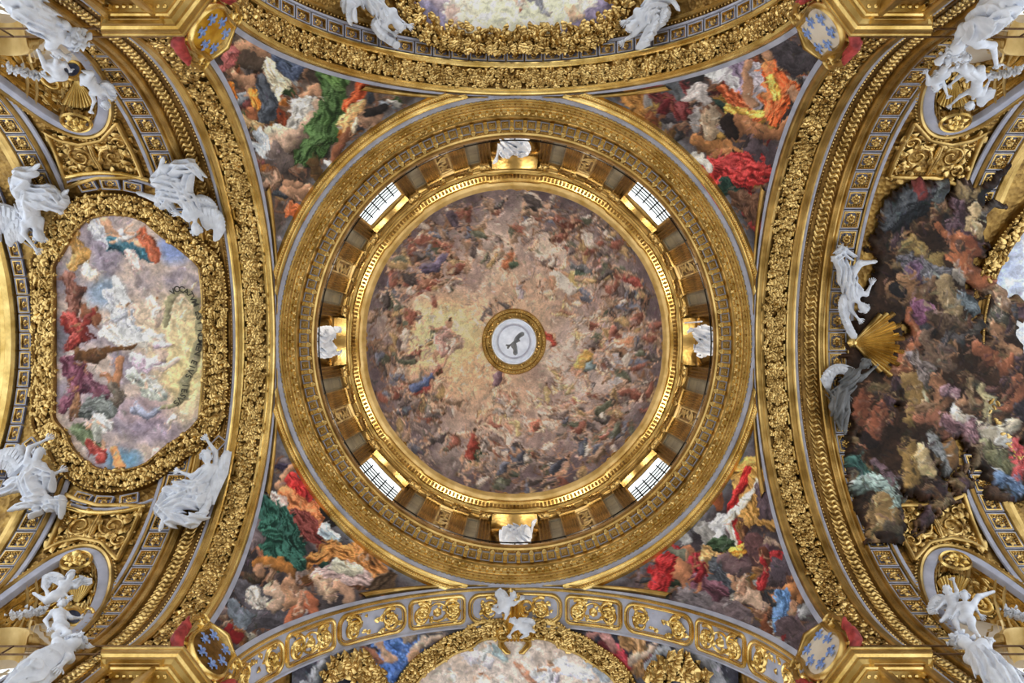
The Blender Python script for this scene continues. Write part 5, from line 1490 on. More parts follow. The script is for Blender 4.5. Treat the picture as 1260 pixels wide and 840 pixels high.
# ================================================================== SCULPTURE
def surface_nets(V, lo, h):
    nx, ny, nz = V.shape
    ins = V < 0
    c = [(i, j, k) for i in (0, 1) for j in (0, 1) for k in (0, 1)]
    sl = lambda a, i, n: slice(i, n - 1 + i)
    C = {x: V[sl(0, x[0], nx), sl(0, x[1], ny), sl(0, x[2], nz)] for x in c}
    acc = np.zeros((nx - 1, ny - 1, nz - 1, 3)); cnt = np.zeros((nx - 1, ny - 1, nz - 1))
    for a in c:
        for ax in range(3):
            if a[ax]: continue
            b = list(a); b[ax] = 1; b = tuple(b)
            va, vb = C[a], C[b]
            m = (va < 0) != (vb < 0)
            t = np.where(m, va / np.where(m, va - vb, 1), 0)
            for d in range(3):
                acc[..., d] += np.where(m, a[d] + (t if d == ax else 0), 0)
            cnt += m
    act = cnt > 0
    idx = np.full(act.shape, -1); idx[act] = np.arange(act.sum())
    pos = acc[act] / cnt[act][:, None] + np.argwhere(act)
    pos = lo + pos * h
    quads = []
    for ax in range(3):
        s0 = [slice(None)] * 3; s1 = [slice(None)] * 3
        s0[ax] = slice(0, -1); s1[ax] = slice(1, None)
        d = ins[tuple(s0)].astype(int) - ins[tuple(s1)].astype(int)
        e = np.argwhere(d != 0)
        o1, o2 = [(1, 2), (2, 0), (0, 1)][ax]
        e = e[(e[:, o1] > 0) & (e[:, o2] > 0) & (e[:, o1] < V.shape[o1] - 1) & (e[:, o2] < V.shape[o2] - 1)]
        if len(e) == 0: continue
        def cell(da, db):
            k = e.copy(); k[:, o1] -= da; k[:, o2] -= db
            return idx[k[:, 0], k[:, 1], k[:, 2]]
        qd = np.stack([cell(1, 1), cell(0, 1), cell(0, 0), cell(1, 0)], -1)
        sg = d[e[:, 0], e[:, 1], e[:, 2]] < 0
        qd[sg] = qd[sg][:, ::-1]
        quads.append(qd)
    q = np.concatenate(quads)
    return pos, q[(q >= 0).all(1)]

def sdf_mesh(caps, h=.05, k=.06, fold=0.0, seed=0):
    """caps: (A, B, ra, rb) round cones blended smoothly; fold > 0 carves drapery folds along them"""
    P = np.array([c[0] for c in caps] + [c[1] for c in caps])
    m = max(max(c[2], c[3]) for c in caps) + .15
    lo = P.min(0) - m; hi = P.max(0) + m
    n = np.ceil((hi - lo) / h).astype(int) + 1
    ax = [lo[i] + h * np.arange(n[i]) for i in range(3)]
    D = np.full(tuple(n), 9.0)
    for ci, (A, B, ra, rb) in enumerate(caps):
        A = np.asarray(A, float); B = np.asarray(B, float)
        r = max(ra, rb) + 3 * k + .1
        s = []
        for i in range(3):
            a = max(int((min(A[i], B[i]) - r - lo[i]) / h), 0); b = min(int((max(A[i], B[i]) + r - lo[i]) / h) + 2, n[i])
            s.append(slice(a, b))
        X = ax[0][s[0]][:, None, None]; Y = ax[1][s[1]][None, :, None]; Z = ax[2][s[2]][None, None, :]
        d = B - A; L2 = max(d @ d, 1e-6)
        t = np.clip(((X - A[0]) * d[0] + (Y - A[1]) * d[1] + (Z - A[2]) * d[2]) / L2, 0, 1)
        ex = X - A[0] - t * d[0]; ey = Y - A[1] - t * d[1]; ez = Z - A[2] - t * d[2]
        v = np.sqrt(ex * ex + ey * ey + ez * ez) - (ra + (rb - ra) * t)
        if fold:
            dn = d / math.sqrt(L2)
            p1 = np.cross(dn, [0.3, .2, 1.0]); p1 /= np.linalg.norm(p1) + 1e-9
            e = ex * p1[0] + ey * p1[1] + ez * p1[2]
            v = v + fold * np.sin(e * 34 + 5 * t + 2.2 * np.sin(X * 4 + seed) + 2 * np.sin(Y * 4.3 + ci)) * (1 if ra > .12 else .5)
        o = D[tuple(s)]
        hh = np.clip(.5 + .5 * (o - v) / k, 0, 1)
        D[tuple(s)] = o * (1 - hh) + v * hh - k * hh * (1 - hh)
    return surface_nets(D, lo, h)

def smooth_mesh(pos, q, it=1):
    for _ in range(it):
        acc = np.zeros_like(pos); cn = np.zeros(len(pos))
        for i in range(4):
            a = q[:, i]; b = q[:, (i + 1) % 4]
            np.add.at(acc, a, pos[b]); np.add.at(cn, a, 1); np.add.at(acc, b, pos[a]); np.add.at(cn, b, 1)
        pos = pos * .5 + .5 * acc / np.maximum(cn, 1)[:, None]
    return pos

def hand(g, W, dirv, nrm, s):
    """palm and five tapering fingers beyond the wrist"""
    d = np.array(dirv); d = d / (np.linalg.norm(d) + 1e-9)
    n = np.array(nrm); n = n - d * (n @ d); n /= np.linalg.norm(n) + 1e-9
    b = np.cross(d, n)
    tube3(g, [W, W + d * .05 * s, W + d * .11 * s], [.04 * s, .05 * s, .045 * s], n=6)
    for i, (o, l) in enumerate(((-.045, .085), (-.015, .105), (.015, .10), (.042, .08))):
        r0 = W + d * .09 * s + b * o * s
        k = d + b * o * 4
        tube3(g, [r0, r0 + k * l * .5 * s, r0 + (k * l - n * .35 * l) * s], [.017 * s, .015 * s, .010 * s], n=5)
    r0 = W + d * .04 * s - b * .04 * s
    tube3(g, [r0, r0 + (d * .05 - b * .05) * s, r0 + (d * .09 - b * .06) * s], [.02 * s, .017 * s, .011 * s], n=5)

def wing_mesh(g, root, bend, tip, trail, n=9, thick=.03, up=None):
    """a wing of overlapping feathers: leading edge root-bend-tip, feathers pointing to trail"""
    root, bend, tip, trail = [np.asarray(x, float) for x in (root, bend, tip, trail)]
    up = np.asarray(up, float)
    t = np.linspace(0, 1, 16)[:, None]
    lead = (1 - t) ** 2 * root + 2 * t * (1 - t) * bend + t ** 2 * tip
    tube3(g, lead, np.linspace(.10, .035, 16), n=7)
    for row, (ln, cnt) in enumerate(((.42, n), (.72, n + 2), (1.0, n + 3))):
        for i in range(cnt):
            s = (i + .5) / cnt
            b = (1 - s) ** 2 * root + 2 * s * (1 - s) * bend + s ** 2 * tip
            tg = 2 * (1 - s) * (bend - root) + 2 * s * (tip - bend); tg /= np.linalg.norm(tg) + 1e-9
            dirv = (trail - b) * (1 - .45 * s) + tg * .8 * s * np.linalg.norm(tip - root) * .6
            L = np.linalg.norm(dirv) * ln
            dirv = dirv / (np.linalg.norm(dirv) + 1e-9)
            sd = np.cross(dirv, up); sd /= np.linalg.norm(sd) + 1e-9
            wd = .085 + .02 * row
            rows_ = []
            for q in (0, .35, .75, 1.0):
                c = b + dirv * L * q + up * (.12 - .05 * row + .07 * math.sin(q * 3) + (.03 if i % 2 else 0))
                ww = wd * (1 if q < .8 else .3)
                rows_.append([c - sd * ww, c + up * .05, c + sd * ww])
            g.grid(np.array(rows_))
            g.grid(np.array(rows_) - up * .03)

def on_arm(A):
    return lambda x, y, w_: A(*A.un(x, y, w_), w_)
def on_wall(L=7.9):
    def f(x, y, w_):
        b = (y - 420) / F
        z = (L - w_) / abs(b)
        return np.array([CX + (x - 630) / F * z, b * z, z])
    return f
def on_lun(A):
    """vault surface high up, upright plane of the lunette below"""
    a = on_arm(A); w_l = on_wall(7.85)
    def f(x, y, w_):
        k = abs(y - 420)
        if k < 318: return a(x, y, w_)
        if k > 345: return w_l(x, y, w_)
        t = (k - 318) / 27.0
        return a(x, y, w_) * (1 - t) + w_l(x, y, w_) * t
    return f

def statue(name, label, cat, S_, J, robes=(), wings=(), k=1.0, mat='white', group=None, seed=0, robe_mat=None, props=()):
    """J: joints in frame pixels with the stand-off from the vault (m): head, chest, pelvis, arms [(elbow, hand)..], legs [(knee, foot)..]"""
    X = lambda q, dw=0.0: np.asarray(S_(q[0], q[1], (q[2] if len(q) > 2 else .35) + dw), float)
    head, chest, pel = X(J['head'], .1), X(J['chest']), X(J['pelvis'])
    back = X((*J['chest'][:2], .0)); upn = chest - back; upn /= np.linalg.norm(upn) + 1e-9
    root = empty(name, tuple(back), label, cat, group)
    ax = head - chest; ax /= np.linalg.norm(ax) + 1e-9
    side = np.cross(ax, upn); side /= np.linalg.norm(side) + 1e-9
    neck = chest + (head - chest) * .5
    caps = [(head - ax * .05 * k, head + ax * .08 * k, .15 * k, .155 * k), (neck, chest, .085 * k, .12 * k), (chest, pel, .235 * k, .215 * k)]
    caps.append((head + upn * .15 * k - ax * .02 * k, head + upn * .165 * k - ax * .05 * k, .03 * k, .035 * k))      # nose
    caps.append((head + upn * .10 * k - ax * .11 * k, head + upn * .11 * k - ax * .11 * k, .06 * k, .05 * k))        # chin
    hands = []
    for i, (e, h_) in enumerate(J.get('arms', ())):
        E, H = X(e), X(h_)
        sh = [chest + side * .24 * k + ax * .06 * k, chest - side * .24 * k + ax * .06 * k]
        s0 = min(sh, key=lambda q: np.linalg.norm(q - E)) if len(J['arms']) == 1 else None
        if s0 is None:
            E0 = X(J['arms'][0][0]); E1 = X(J['arms'][1][0])
            a0 = np.linalg.norm(sh[0] - E0) + np.linalg.norm(sh[1] - E1) < np.linalg.norm(sh[1] - E0) + np.linalg.norm(sh[0] - E1)
            s0 = sh[i] if a0 else sh[1 - i]
        caps += [(chest, s0, .18 * k, .125 * k), (s0, E, .11 * k, .085 * k), (E, H, .085 * k, .05 * k)]
        hands.append((H, H - E))
    for i, (kn, ft) in enumerate(J.get('legs', ())):
        K, Ft = X(kn), X(ft)
        hp = pel + side * (.12 if i else -.12) * k
        caps += [(pel, hp, .2 * k, .18 * k), (hp, K, .175 * k, .12 * k), (K, Ft, .125 * k, .065 * k)]
        fd = Ft - K; fd /= np.linalg.norm(fd) + 1e-9
        fd = fd * .55 + upn * .6
        caps.append((Ft, Ft + fd * .2 * k, .065 * k, .04 * k))
    pos, q = sdf_mesh(caps, .042 if k > .8 else .036, .07 * k)
    pos = smooth_mesh(pos, q, 1)
    g = G(); g.add(pos, q)
    for (H, d) in hands: hand(g, H, d, upn, 1.5 * k)
    g.build('body', mat, root, 180)
    # hair: a cap of curls behind the face
    g = G()
    rg = np.random.default_rng(seed + 1)
    for i in range(26):
        v = rg.normal(size=3); v /= np.linalg.norm(v)
        if v @ upn > .55 or v @ ax < -.45: continue
        c = head + ax * .05 * k + v * .15 * k
        a = np.linspace(0, 4.5, 7) + rg.uniform(0, 6)
        e1 = np.cross(v, ax + .1); e1 /= np.linalg.norm(e1); e2 = np.cross(v, e1)
        tube3(g, c + .05 * k * (np.cos(a)[:, None] * e1 + np.sin(a)[:, None] * e2) + v * np.linspace(0, .05 * k, 7)[:, None], .028 * k, n=5)
    if g.n: g.build('hair', mat, root, 180)
    if robes:
        caps = []
        for rb in robes:
            pts, rad = rb
            rad = np.interp(np.linspace(0, 1, len(pts)), np.linspace(0, 1, np.size(rad)), np.atleast_1d(rad))
            Q = [X(p_) for p_ in pts]
            for i in range(len(Q) - 1):
                caps.append((Q[i], Q[i + 1], rad[i] * k * .70, rad[i + 1] * k * .70))
        pos, q = sdf_mesh(caps, .034, .025, .070, seed)
        g = G(); g.add(pos, q)
        g.build('drapery', robe_mat or mat, root, 180)
    for wg in wings:
        g = G(); wing_mesh(g, X(wg[0]), X(wg[1]), X(wg[2]), X(wg[3]), up=upn)
        g.build('wing', mat, root, 50)
    for (pn, pts, rad, pm) in props:
        g = G(); tube3(g, [X(p_) for p_ in pts], rad, n=6)
        g.build(pn, pm, root, 60)
    return root

aL, aR, aT, aB = on_arm(AL), on_arm(AR), on_arm(AT), on_arm(AB)
GA = 'white stucco angels round the left panel'
statue('angel_statue', 'white stucco angel tumbling head down above the blue corner of the left painting', 'statue', aL,
       dict(head=(241, 281, .6), chest=(238, 260, .55), pelvis=(223, 240, .5), arms=[((232, 270, .6), (221, 264, .6)), ((250, 262, .5), (262, 270, .3))], legs=[((195, 246, .55), (172, 238, .4)), ((193, 224, .55), (200, 197, .5))]),
       [([(238, 256, .5), (226, 240, .55), (205, 236, .5), (198, 250, .5)], [.30, .40, .42, .22]), ([(226, 240, .5), (214, 226, .5), (196, 222, .55), (204, 206, .5)], [.36, .34, .32, .16]), ([(210, 222, .4), (218, 206, .45), (234, 203, .45), (250, 218, .4)], [.2, .26, .24, .1]), ([(226, 240, .5), (232, 215, .4)], [.3, .2]), ([(203, 246, .5), (212, 256, .4)], [.26, .16])],
       [((243, 256, .4), (275, 250, .4), (274, 282, .3), (255, 284, .3)), ((240, 245, .3), (252, 236, .3), (264, 254, .25), (250, 258, .25))], 1.02, seed=1)
statue('angel_statue', 'white stucco angel diving beside the choir arch, one arm hanging over the frame', 'statue', aL,
       dict(head=(47, 289, .6), chest=(39, 271, .55), pelvis=(34, 247, .5), arms=[((29, 287, .6), (43, 305, .5)), ((50, 276, .5), (52, 290, .5))], legs=[((57, 255, .55), (81, 236, .4)), ((29, 218, .55), (46, 204, .5))]),
       [([(39, 268, .5), (34, 248, .55), (50, 245, .5), (70, 252, .5)], [.3, .4, .42, .3]), ([(34, 248, .5), (26, 232, .5), (26, 216, .5), (40, 212, .5)], [.38, .36, .32, .2]), ([(36, 236, .5), (60, 236, .5), (76, 246, .4), (73, 258, .4)], [.26, .3, .28, .18]), ([(24, 236, .4), (17, 222, .35)], [.25, .15]), ([(30, 262, .4), (18, 258, .3)], [.3, .2])],
       [((32, 266, .4), (-10, 240, .3), (-14, 262, .3), (20, 298, .3)), ((34, 272, .4), (18, 262, .4), (8, 285, .4), (26, 300, .4))], 1.02, seed=2)
statue('angel_statue', 'white stucco angel kneeling beside the choir arch with one arm raised to the frame', 'statue', aL,
       dict(head=(47, 559, .6), chest=(42, 573, .55), pelvis=(35, 592, .5), arms=[((36, 551, .55), (56, 541, .45)), ((63, 584, .55), (73, 580, .45))], legs=[((58, 614, .55), (14, 627, .45)), ((40, 616, .5), (20, 622, .4))]),
       [([(42, 572, .5), (35, 592, .55), (44, 612, .55), (26, 622, .45)], [.30, .42, .4, .16]), ([(42, 580, .55), (58, 586, .55), (62, 600, .4)], [.26, .26, .2]), ([(50, 612, .4), (62, 622, .45), (73, 617, .45), (76, 634, .35)], [.24, .26, .24, .1]), ([(35, 592, .4), (18, 596, .4), (2, 606, .3)], [.36, .34, .16]), ([(46, 628, .4), (40, 634, .35)], [.2, .12])],
       [((34, 570, .4), (20, 540, .4), (-4, 560, .3), (10, 588, .3)), ((30, 572, .35), (28, 548, .35), (26, 548, .3), (14, 582, .3))], 1.02, seed=3)
statue('angel_statue', 'white stucco angel seated with long narrow wing and an arm flung upwards', 'statue', aL,
       dict(head=(254, 562, .6), chest=(257, 580, .55), pelvis=(240, 602, .5), arms=[((236, 586, .6), (221, 580, .5)), ((265, 556, .5), (255, 541, .45))], legs=[((204, 603, .6), (226, 620, .5)), ((206, 628, .55), (198, 649, .45))]),
       [([(255, 580, .5), (240, 602, .55), (218, 602, .55), (206, 606, .5)], [.3, .42, .38, .24]), ([(238, 602, .5), (216, 618, .5), (202, 630, .5)], [.38, .38, .24]), ([(204, 612, .45), (198, 626, .45), (212, 640, .45), (236, 640, .4), (254, 634, .35)], [.22, .26, .28, .28, .12]), ([(222, 622, .5), (244, 618, .45), (252, 604, .4)], [.3, .3, .2])],
       [((262, 580, .4), (284, 550, .4), (280, 556, .35), (262, 622, .3)), ((258, 592, .35), (266, 606, .3), (248, 634, .3), (246, 630, .3))], 1.02, seed=4)
# top vault
statue('angel_statue', 'white stucco angel diving above the top coffer row with narrow crescent wing', 'statue', aT,
       dict(head=(490, 31, .6), chest=(477, 20, .55), pelvis=(460, 3, .5), arms=[((488, 22, .6), (501, 31, .5)), ((470, 32, .5), (482, 40, .4))], legs=[((440, -8, .5), (430, 14, .4)), ((462, -20, .5), (470, -40, .4))]),
       [([(476, 20, .5), (460, 4, .5), (445, -8, .5)], [.3, .45, .4]), ([(440, -4, .4), (428, 6, .4), (433, 24, .4)], [.26, .28, .2]), ([(462, 6, .5), (470, 18, .55), (466, 28, .4)], [.36, .28, .12])],
       [((472, 22, .4), (440, 25, .35), (488, 56, .3), (475, 45, .3))], 1.0, seed=5)
statue('angel_statue', 'white stucco angel leaning over the top coffer row, body turned from the violet cloud', 'statue', aT,
       dict(head=(778, 31, .6), chest=(791, 20, .55), pelvis=(806, 3, .5), arms=[((782, 20, .6), (770, 26, .5)), ((780, 42, .5), (768, 50, .4))], legs=[((822, -8, .5), (834, 10, .4)), ((806, -20, .5), (800, -40, .4))]),
       [([(792, 20, .5), (806, 4, .5), (822, -8, .5)], [.3, .45, .4]), ([(806, 6, .5), (800, 20, .5), (806, 30, .4)], [.34, .3, .12])],
       [((798, 18, .4), (826, 8, .4), (796, 55, .3), (786, 40, .3)), ((800, 10, .3), (836, 0, .3), (816, 28, .3), (800, 26, .3))], 1.0, seed=6)
# right vault
statue('angel_statue', 'white stucco angel leaning over the gilded fan shell of the right vault', 'statue', aR,
       dict(head=(1062, 378, .55), chest=(1050, 364, .5), pelvis=(1043, 342, .5), arms=[((1066, 362, .5), (1072, 350, .4)), ((1046, 380, .5), (1056, 392, .4))], legs=[((1058, 324, .5), (1076, 322, .4)), ((1034, 322, .5), (1030, 312, .4))]),
       [([(1048, 362, .5), (1043, 344, .5), (1036, 330, .5)], [.32, .42, .3]), ([(1044, 336, .45), (1030, 318, .45), (1036, 306, .4), (1050, 316, .4)], [.3, .24, .2, .12]), ([(1044, 346, .5), (1056, 356, .45)], [.32, .2])],
       [((1040, 362, .4), (1028, 372, .35), (1046, 408, .3), (1044, 392, .3))], .95, seed=7)
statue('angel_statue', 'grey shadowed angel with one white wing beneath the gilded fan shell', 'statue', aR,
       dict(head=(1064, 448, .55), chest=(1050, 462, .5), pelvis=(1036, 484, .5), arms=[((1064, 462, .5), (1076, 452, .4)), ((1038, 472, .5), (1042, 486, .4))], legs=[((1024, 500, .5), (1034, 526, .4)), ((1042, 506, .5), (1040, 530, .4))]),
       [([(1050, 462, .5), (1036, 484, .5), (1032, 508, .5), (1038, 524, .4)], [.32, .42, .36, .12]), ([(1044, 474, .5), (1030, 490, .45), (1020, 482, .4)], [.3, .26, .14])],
       [], .95, mat='grey_stucco', seed=8)  # body in dark grey stucco, wing in white
rt = bpy.data.objects[-1] if False else [o for o in COL.objects if o.get('label', '').startswith('grey shadowed')][0]
g = G(); upn = np.array(aR(1050, 462, .5)) - np.array(aR(1050, 462, .2)); upn /= np.linalg.norm(upn)
wing_mesh(g, aR(1050, 456, .4), aR(1022, 440, .4), aR(1012, 466, .3), aR(1040, 462, .3), up=upn)
wg = g.build('wing', 'white', rt, 50, label='white feathered wing')

# lunette groups
lL, lR = on_lun(AL), on_lun(AR)
def putto(label, S_, J, wings=(), seed=0, robes=(), group=None, props=()):
    return statue('putto_statue', label, 'statue', S_, J, robes, wings, .68, seed=seed, group=group, props=props)
statue('reclining_statue', 'white reclining laurelled figure reaching down over the window by the front left lunette', 'statue', on_wall(7.75),
       dict(head=(86, 50, .5), chest=(66, 40, .5), pelvis=(46, 22, .5), arms=[((60, 57, .6), (80, 69, .6)), ((80, 30, .4), (92, 40, .4))], legs=[((26, 3, .5), (8, -12, .4)), ((36, -2, .4), (20, -16, .4))]),
       [([(64, 38, .45), (46, 22, .5), (28, 5, .5), (10, -10, .4)], [.30, .42, .42, .3]), ([(64, 28, .4), (44, 10, .4), (26, -6, .4)], [.3, .34, .3])], [], 1.05, seed=11)
statue('reclining_statue', 'white reclining laurelled figure beside the bright window of the rear left lunette', 'statue', on_wall(7.75),
       dict(head=(89, 792, .5), chest=(75, 802, .5), pelvis=(54, 817, .5), arms=[((84, 808, .5), (74, 820, .5)), ((66, 796, .4), (58, 806, .4))], legs=[((36, 832, .5), (16, 848, .4)), ((46, 834, .4), (30, 850, .4))]),
       [([(74, 802, .45), (54, 817, .5), (36, 831, .5), (16, 848, .4)], [.30, .42, .42, .3]), ([(70, 808, .4), (56, 824, .4), (40, 840, .4)], [.26, .34, .3])], [], 1.0, seed=12)
statue('reclining_statue', 'white reclining figure with a long trumpet, arm hanging over the front right lunette', 'statue', on_wall(7.75),
       dict(head=(1178, 58, .5), chest=(1197, 42, .5), pelvis=(1217, 24, .5), arms=[((1222, 56, .6), (1226, 80, .6)), ((1180, 42, .4), (1174, 62, .4))], legs=[((1237, 6, .5), (1256, -12, .4)), ((1228, 0, .4), (1244, -16, .4))]),
       [([(1198, 40, .45), (1217, 24, .5), (1236, 7, .5), (1256, -10, .4)], [.30, .42, .42, .3]), ([(1200, 28, .4), (1220, 10, .4), (1238, -6, .4)], [.28, .34, .3])], [], 1.05, seed=13,
       props=[('trumpet', [(1200, 30, .5), (1175, 56, .6), (1160, 70, .65), (1155, 76, .66)], [.03, .035, .05, .12], 'white')])
statue('reclining_statue', 'white reclining figure with one hand raised by the rear right lunette window', 'statue', on_wall(7.75),
       dict(head=(1188, 791, .5), chest=(1203, 803, .5), pelvis=(1219, 820, .5), arms=[((1216, 798, .5), (1219, 789, .5)), ((1196, 814, .4), (1206, 824, .4))], legs=[((1236, 836, .5), (1254, 852, .4)), ((1226, 838, .4), (1242, 854, .4))]),
       [([(1203, 803, .45), (1219, 820, .5), (1236, 836, .5), (1254, 852, .4)], [.30, .42, .42, .3]), ([(1204, 812, .4), (1216, 828, .4), (1230, 844, .4)], [.24, .32, .3])], [], 1.0, seed=14)
# wreaths on the heads of the reclining figures
for i, (S_, x, y, lb) in enumerate(((on_wall(7.75), 100, 46, 'front left'), (on_wall(7.75), 97, 787, 'rear left'), (on_wall(7.75), 1172, 70, 'front right'), (on_wall(7.75), 1180, 786, 'rear right'))):
    rt = [o for o in COL.objects if o.name.startswith('reclining_statue')][i]
    g = G(); c = S_(x, y, .6); rg = np.random.default_rng(i)
    m = lambda u, v, w_, c=c: np.stack([c[0] + u, c[1] + v, c[2] - w_ + 0 * u], -1)
    n = 40; leaves(g, m, np.clip(rg.normal(0, .12, n), -.25, .25), np.clip(rg.normal(0, .09, n), -.2, .2), .16, None, 0, 0, .6, rng=rg)
    g.build('wreath', 'white', rt, 60)

putto('white putto seated on the window cornice under the reaching statue', lL, dict(head=(69, 66, .5), chest=(69, 79, .5), pelvis=(74, 93, .5), arms=[((60, 82, .5), (54, 88, .5)), ((80, 78, .5), (86, 86, .5))], legs=[((56, 82, .55), (47, 62, .5)), ((62, 98, .55), (52, 92, .5))]), seed=21)
putto('white winged putto hanging head down beside the gilded shell of front left lunette', lL, dict(head=(129, 128, .5), chest=(119, 111, .5), pelvis=(109, 99, .5), arms=[((116, 124, .5), (112, 136, .5)), ((128, 112, .5), (136, 120, .5))], legs=[((102, 94, .5), (100, 104, .5)), ((112, 90, .5), (104, 88, .5))]), [((122, 108, .3), (132, 92, .3), (140, 116, .3), (128, 120, .3))], seed=22)
putto('white flying putto with spread wings in rear left lunette', lL, dict(head=(87, 708, .55), chest=(82, 720, .5), pelvis=(70, 733, .5), arms=[((94, 722, .5), (100, 712, .5)), ((76, 726, .5), (84, 734, .5))], legs=[((58, 740, .5), (42, 730, .45)), ((62, 738, .5), (55, 722, .45))]), [((78, 714, .35), (66, 700, .35), (57, 709, .3), (74, 722, .3)), ((90, 718, .35), (100, 710, .35), (108, 712, .3), (94, 724, .3))], seed=23)
putto('white putto standing beside the blue heart shield in rear left lunette', lL, dict(head=(77, 742, .6), chest=(73, 755, .6), pelvis=(75, 770, .6), arms=[((88, 760, .6), (98, 760, .5)), ((56, 763, .5), (60, 773, .5))], legs=[((84, 779, .65), (72, 786, .5)), ((68, 782, .6), (70, 790, .5))]), seed=24)
putto('white putto gripping the ring garland below the trumpet statue', lR, dict(head=(1188, 72, .5), chest=(1186, 84, .5), pelvis=(1196, 92, .5), arms=[((1172, 86, .5), (1158, 88, .5)), ((1178, 96, .5), (1170, 104, .5))], legs=[((1206, 84, .5), (1202, 96, .5)), ((1208, 96, .5), (1216, 92, .5))]), seed=25)
putto('white winged putto hanging upside down in front right lunette', lR, dict(head=(1194, 129, .5), chest=(1201, 113, .5), pelvis=(1203, 95, .5), arms=[((1182, 118, .5), (1170, 129, .5)), ((1212, 110, .5), (1218, 98, .5))], legs=[((1196, 86, .55), (1190, 100, .5)), ((1208, 84, .5), (1212, 96, .5))]), [((1206, 118, .35), (1216, 108, .35), (1220, 110, .3), (1208, 132, .3))], seed=26)
putto('white putto with curled wreath at the narrow end of front right lunette', lR, dict(head=(1152, 106, .5), chest=(1150, 98, .5), pelvis=(1160, 92, .5), arms=[((1142, 96, .5), (1140, 90, .5)), ((1162, 106, .5), (1166, 118, .5))], legs=[((1166, 88, .5), (1172, 84, .5)), ((1162, 84, .5), (1168, 80, .5))]), seed=27)
putto('white winged putto raising a hand in rear right lunette', lR, dict(head=(1166, 727, .55), chest=(1171, 737, .5), pelvis=(1174, 750, .5), arms=[((1177, 726, .5), (1173, 714, .5)), ((1160, 742, .5), (1152, 750, .5))], legs=[((1164, 760, .5), (1158, 764, .5)), ((1176, 766, .5), (1180, 776, .5))]), [((1164, 738, .35), (1152, 726, .35), (1144, 748, .3), (1158, 750, .3))], seed=28)
putto('white putto with a leg stretched sideways in rear right lunette', lR, dict(head=(1187, 733, .65), chest=(1188, 746, .6), pelvis=(1190, 762, .6), arms=[((1178, 750, .65), (1172, 758, .6)), ((1200, 748, .6), (1206, 756, .5))], legs=[((1204, 734, .6), (1222, 728, .5)), ((1196, 772, .6), (1204, 782, .55))]), seed=29)
# keystone of the bottom arch
putto('small white winged putto on the gilded console of the panelled band', aB, dict(head=(631, 733, .6), chest=(626, 740, .6), pelvis=(621, 747, .55), arms=[((634, 742, .6), (640, 738, .55)), ((618, 740, .55), (612, 744, .5))], legs=[((614, 752, .55), (607, 749, .5)), ((624, 754, .55), (622, 760, .5))]), [((624, 738, .45), (622, 728, .45), (618, 726, .4), (612, 744, .4))], seed=30)
putto('small white putto lying across the foot of the gilded console', aB, dict(head=(632, 764, .7), chest=(638, 768, .65), pelvis=(645, 772, .6), arms=[((632, 774, .65), (628, 780, .6)), ((644, 762, .6), (650, 768, .55))], legs=[((652, 774, .6), (657, 777, .5)), ((648, 780, .6), (642, 784, .5))]), [((640, 764, .5), (648, 760, .5), (654, 764, .4), (648, 770, .4))], seed=31)
g = G()
m = lambda u, v, w_: AB(9.9 + np.asarray(u), -.02 + np.asarray(v), np.asarray(w_))
ko = empty('keystone_console', tuple(AB(9.9, 0, 0)), 'gilded scrolled keystone console between the two small putti', 'console')
for x in (-.28, -.14, 0, .14, .28):
    tube(g, m, np.array([(-.85, x * .8), (-.3, x), (.3, x * .8), (.75, x * .9)]), [.06, .09, .08, .06], h=2.5, w0=.05)
for s in (-1, 1):
    tube(g, m, spiral(.55, s * .42, .03, .24, 0, s * 1.5), np.linspace(.03, .08, 26), h=2.2, w0=.1)
    tube(g, m, spiral(-.45, s * .45, .03, .3, PI, s * 1.5), np.linspace(.03, .08, 26), h=2.2, w0=.1)
    tube(g, m, np.array([(.5, s * .5), (.9, s * .5), (1.15, s * .3), (1.2, s * .15)]), [.07, .12, .1, .04], h=1.6, w0=.05)
g.build('console_body', 'gold_bright', ko, 60)
leaf_g = G(); leaves(leaf_g, m, np.linspace(-.8, -.6, 9), np.linspace(-.3, .3, 9), .3, np.linspace(2.4, 3.9, 9), 0, .1, .6)
leaf_g.build('console_leaf', 'gold_leaf', ko, 60)

# gilded fan shell of the right vault
fs = empty('fan_shell', tuple(AR(11.9, 0, 0)), 'gilded fan shell between the white and the grey angel', 'shell')
for i, a in enumerate(np.linspace(-.85, .85, 19)):
    g = G()
    r = np.linspace(.1, 1.4 + .18 * (i % 3), 8)
    tube(g, lambda u, v, w_: AR(np.asarray(u), np.asarray(v), np.asarray(w_)), np.stack([11.95 + r * np.cos(a), .05 + r * np.sin(a)], -1), np.linspace(.03, .10, 8), h=1.8, w0=.30)
    g.build('ray', 'gold_bright' if i % 2 else 'gold', fs, 60)
g = G(); beads(g, AR, np.array([11.95]), np.array([.05]), .2, 0, .25); g.build('boss', 'gold_bright', fs, 60)

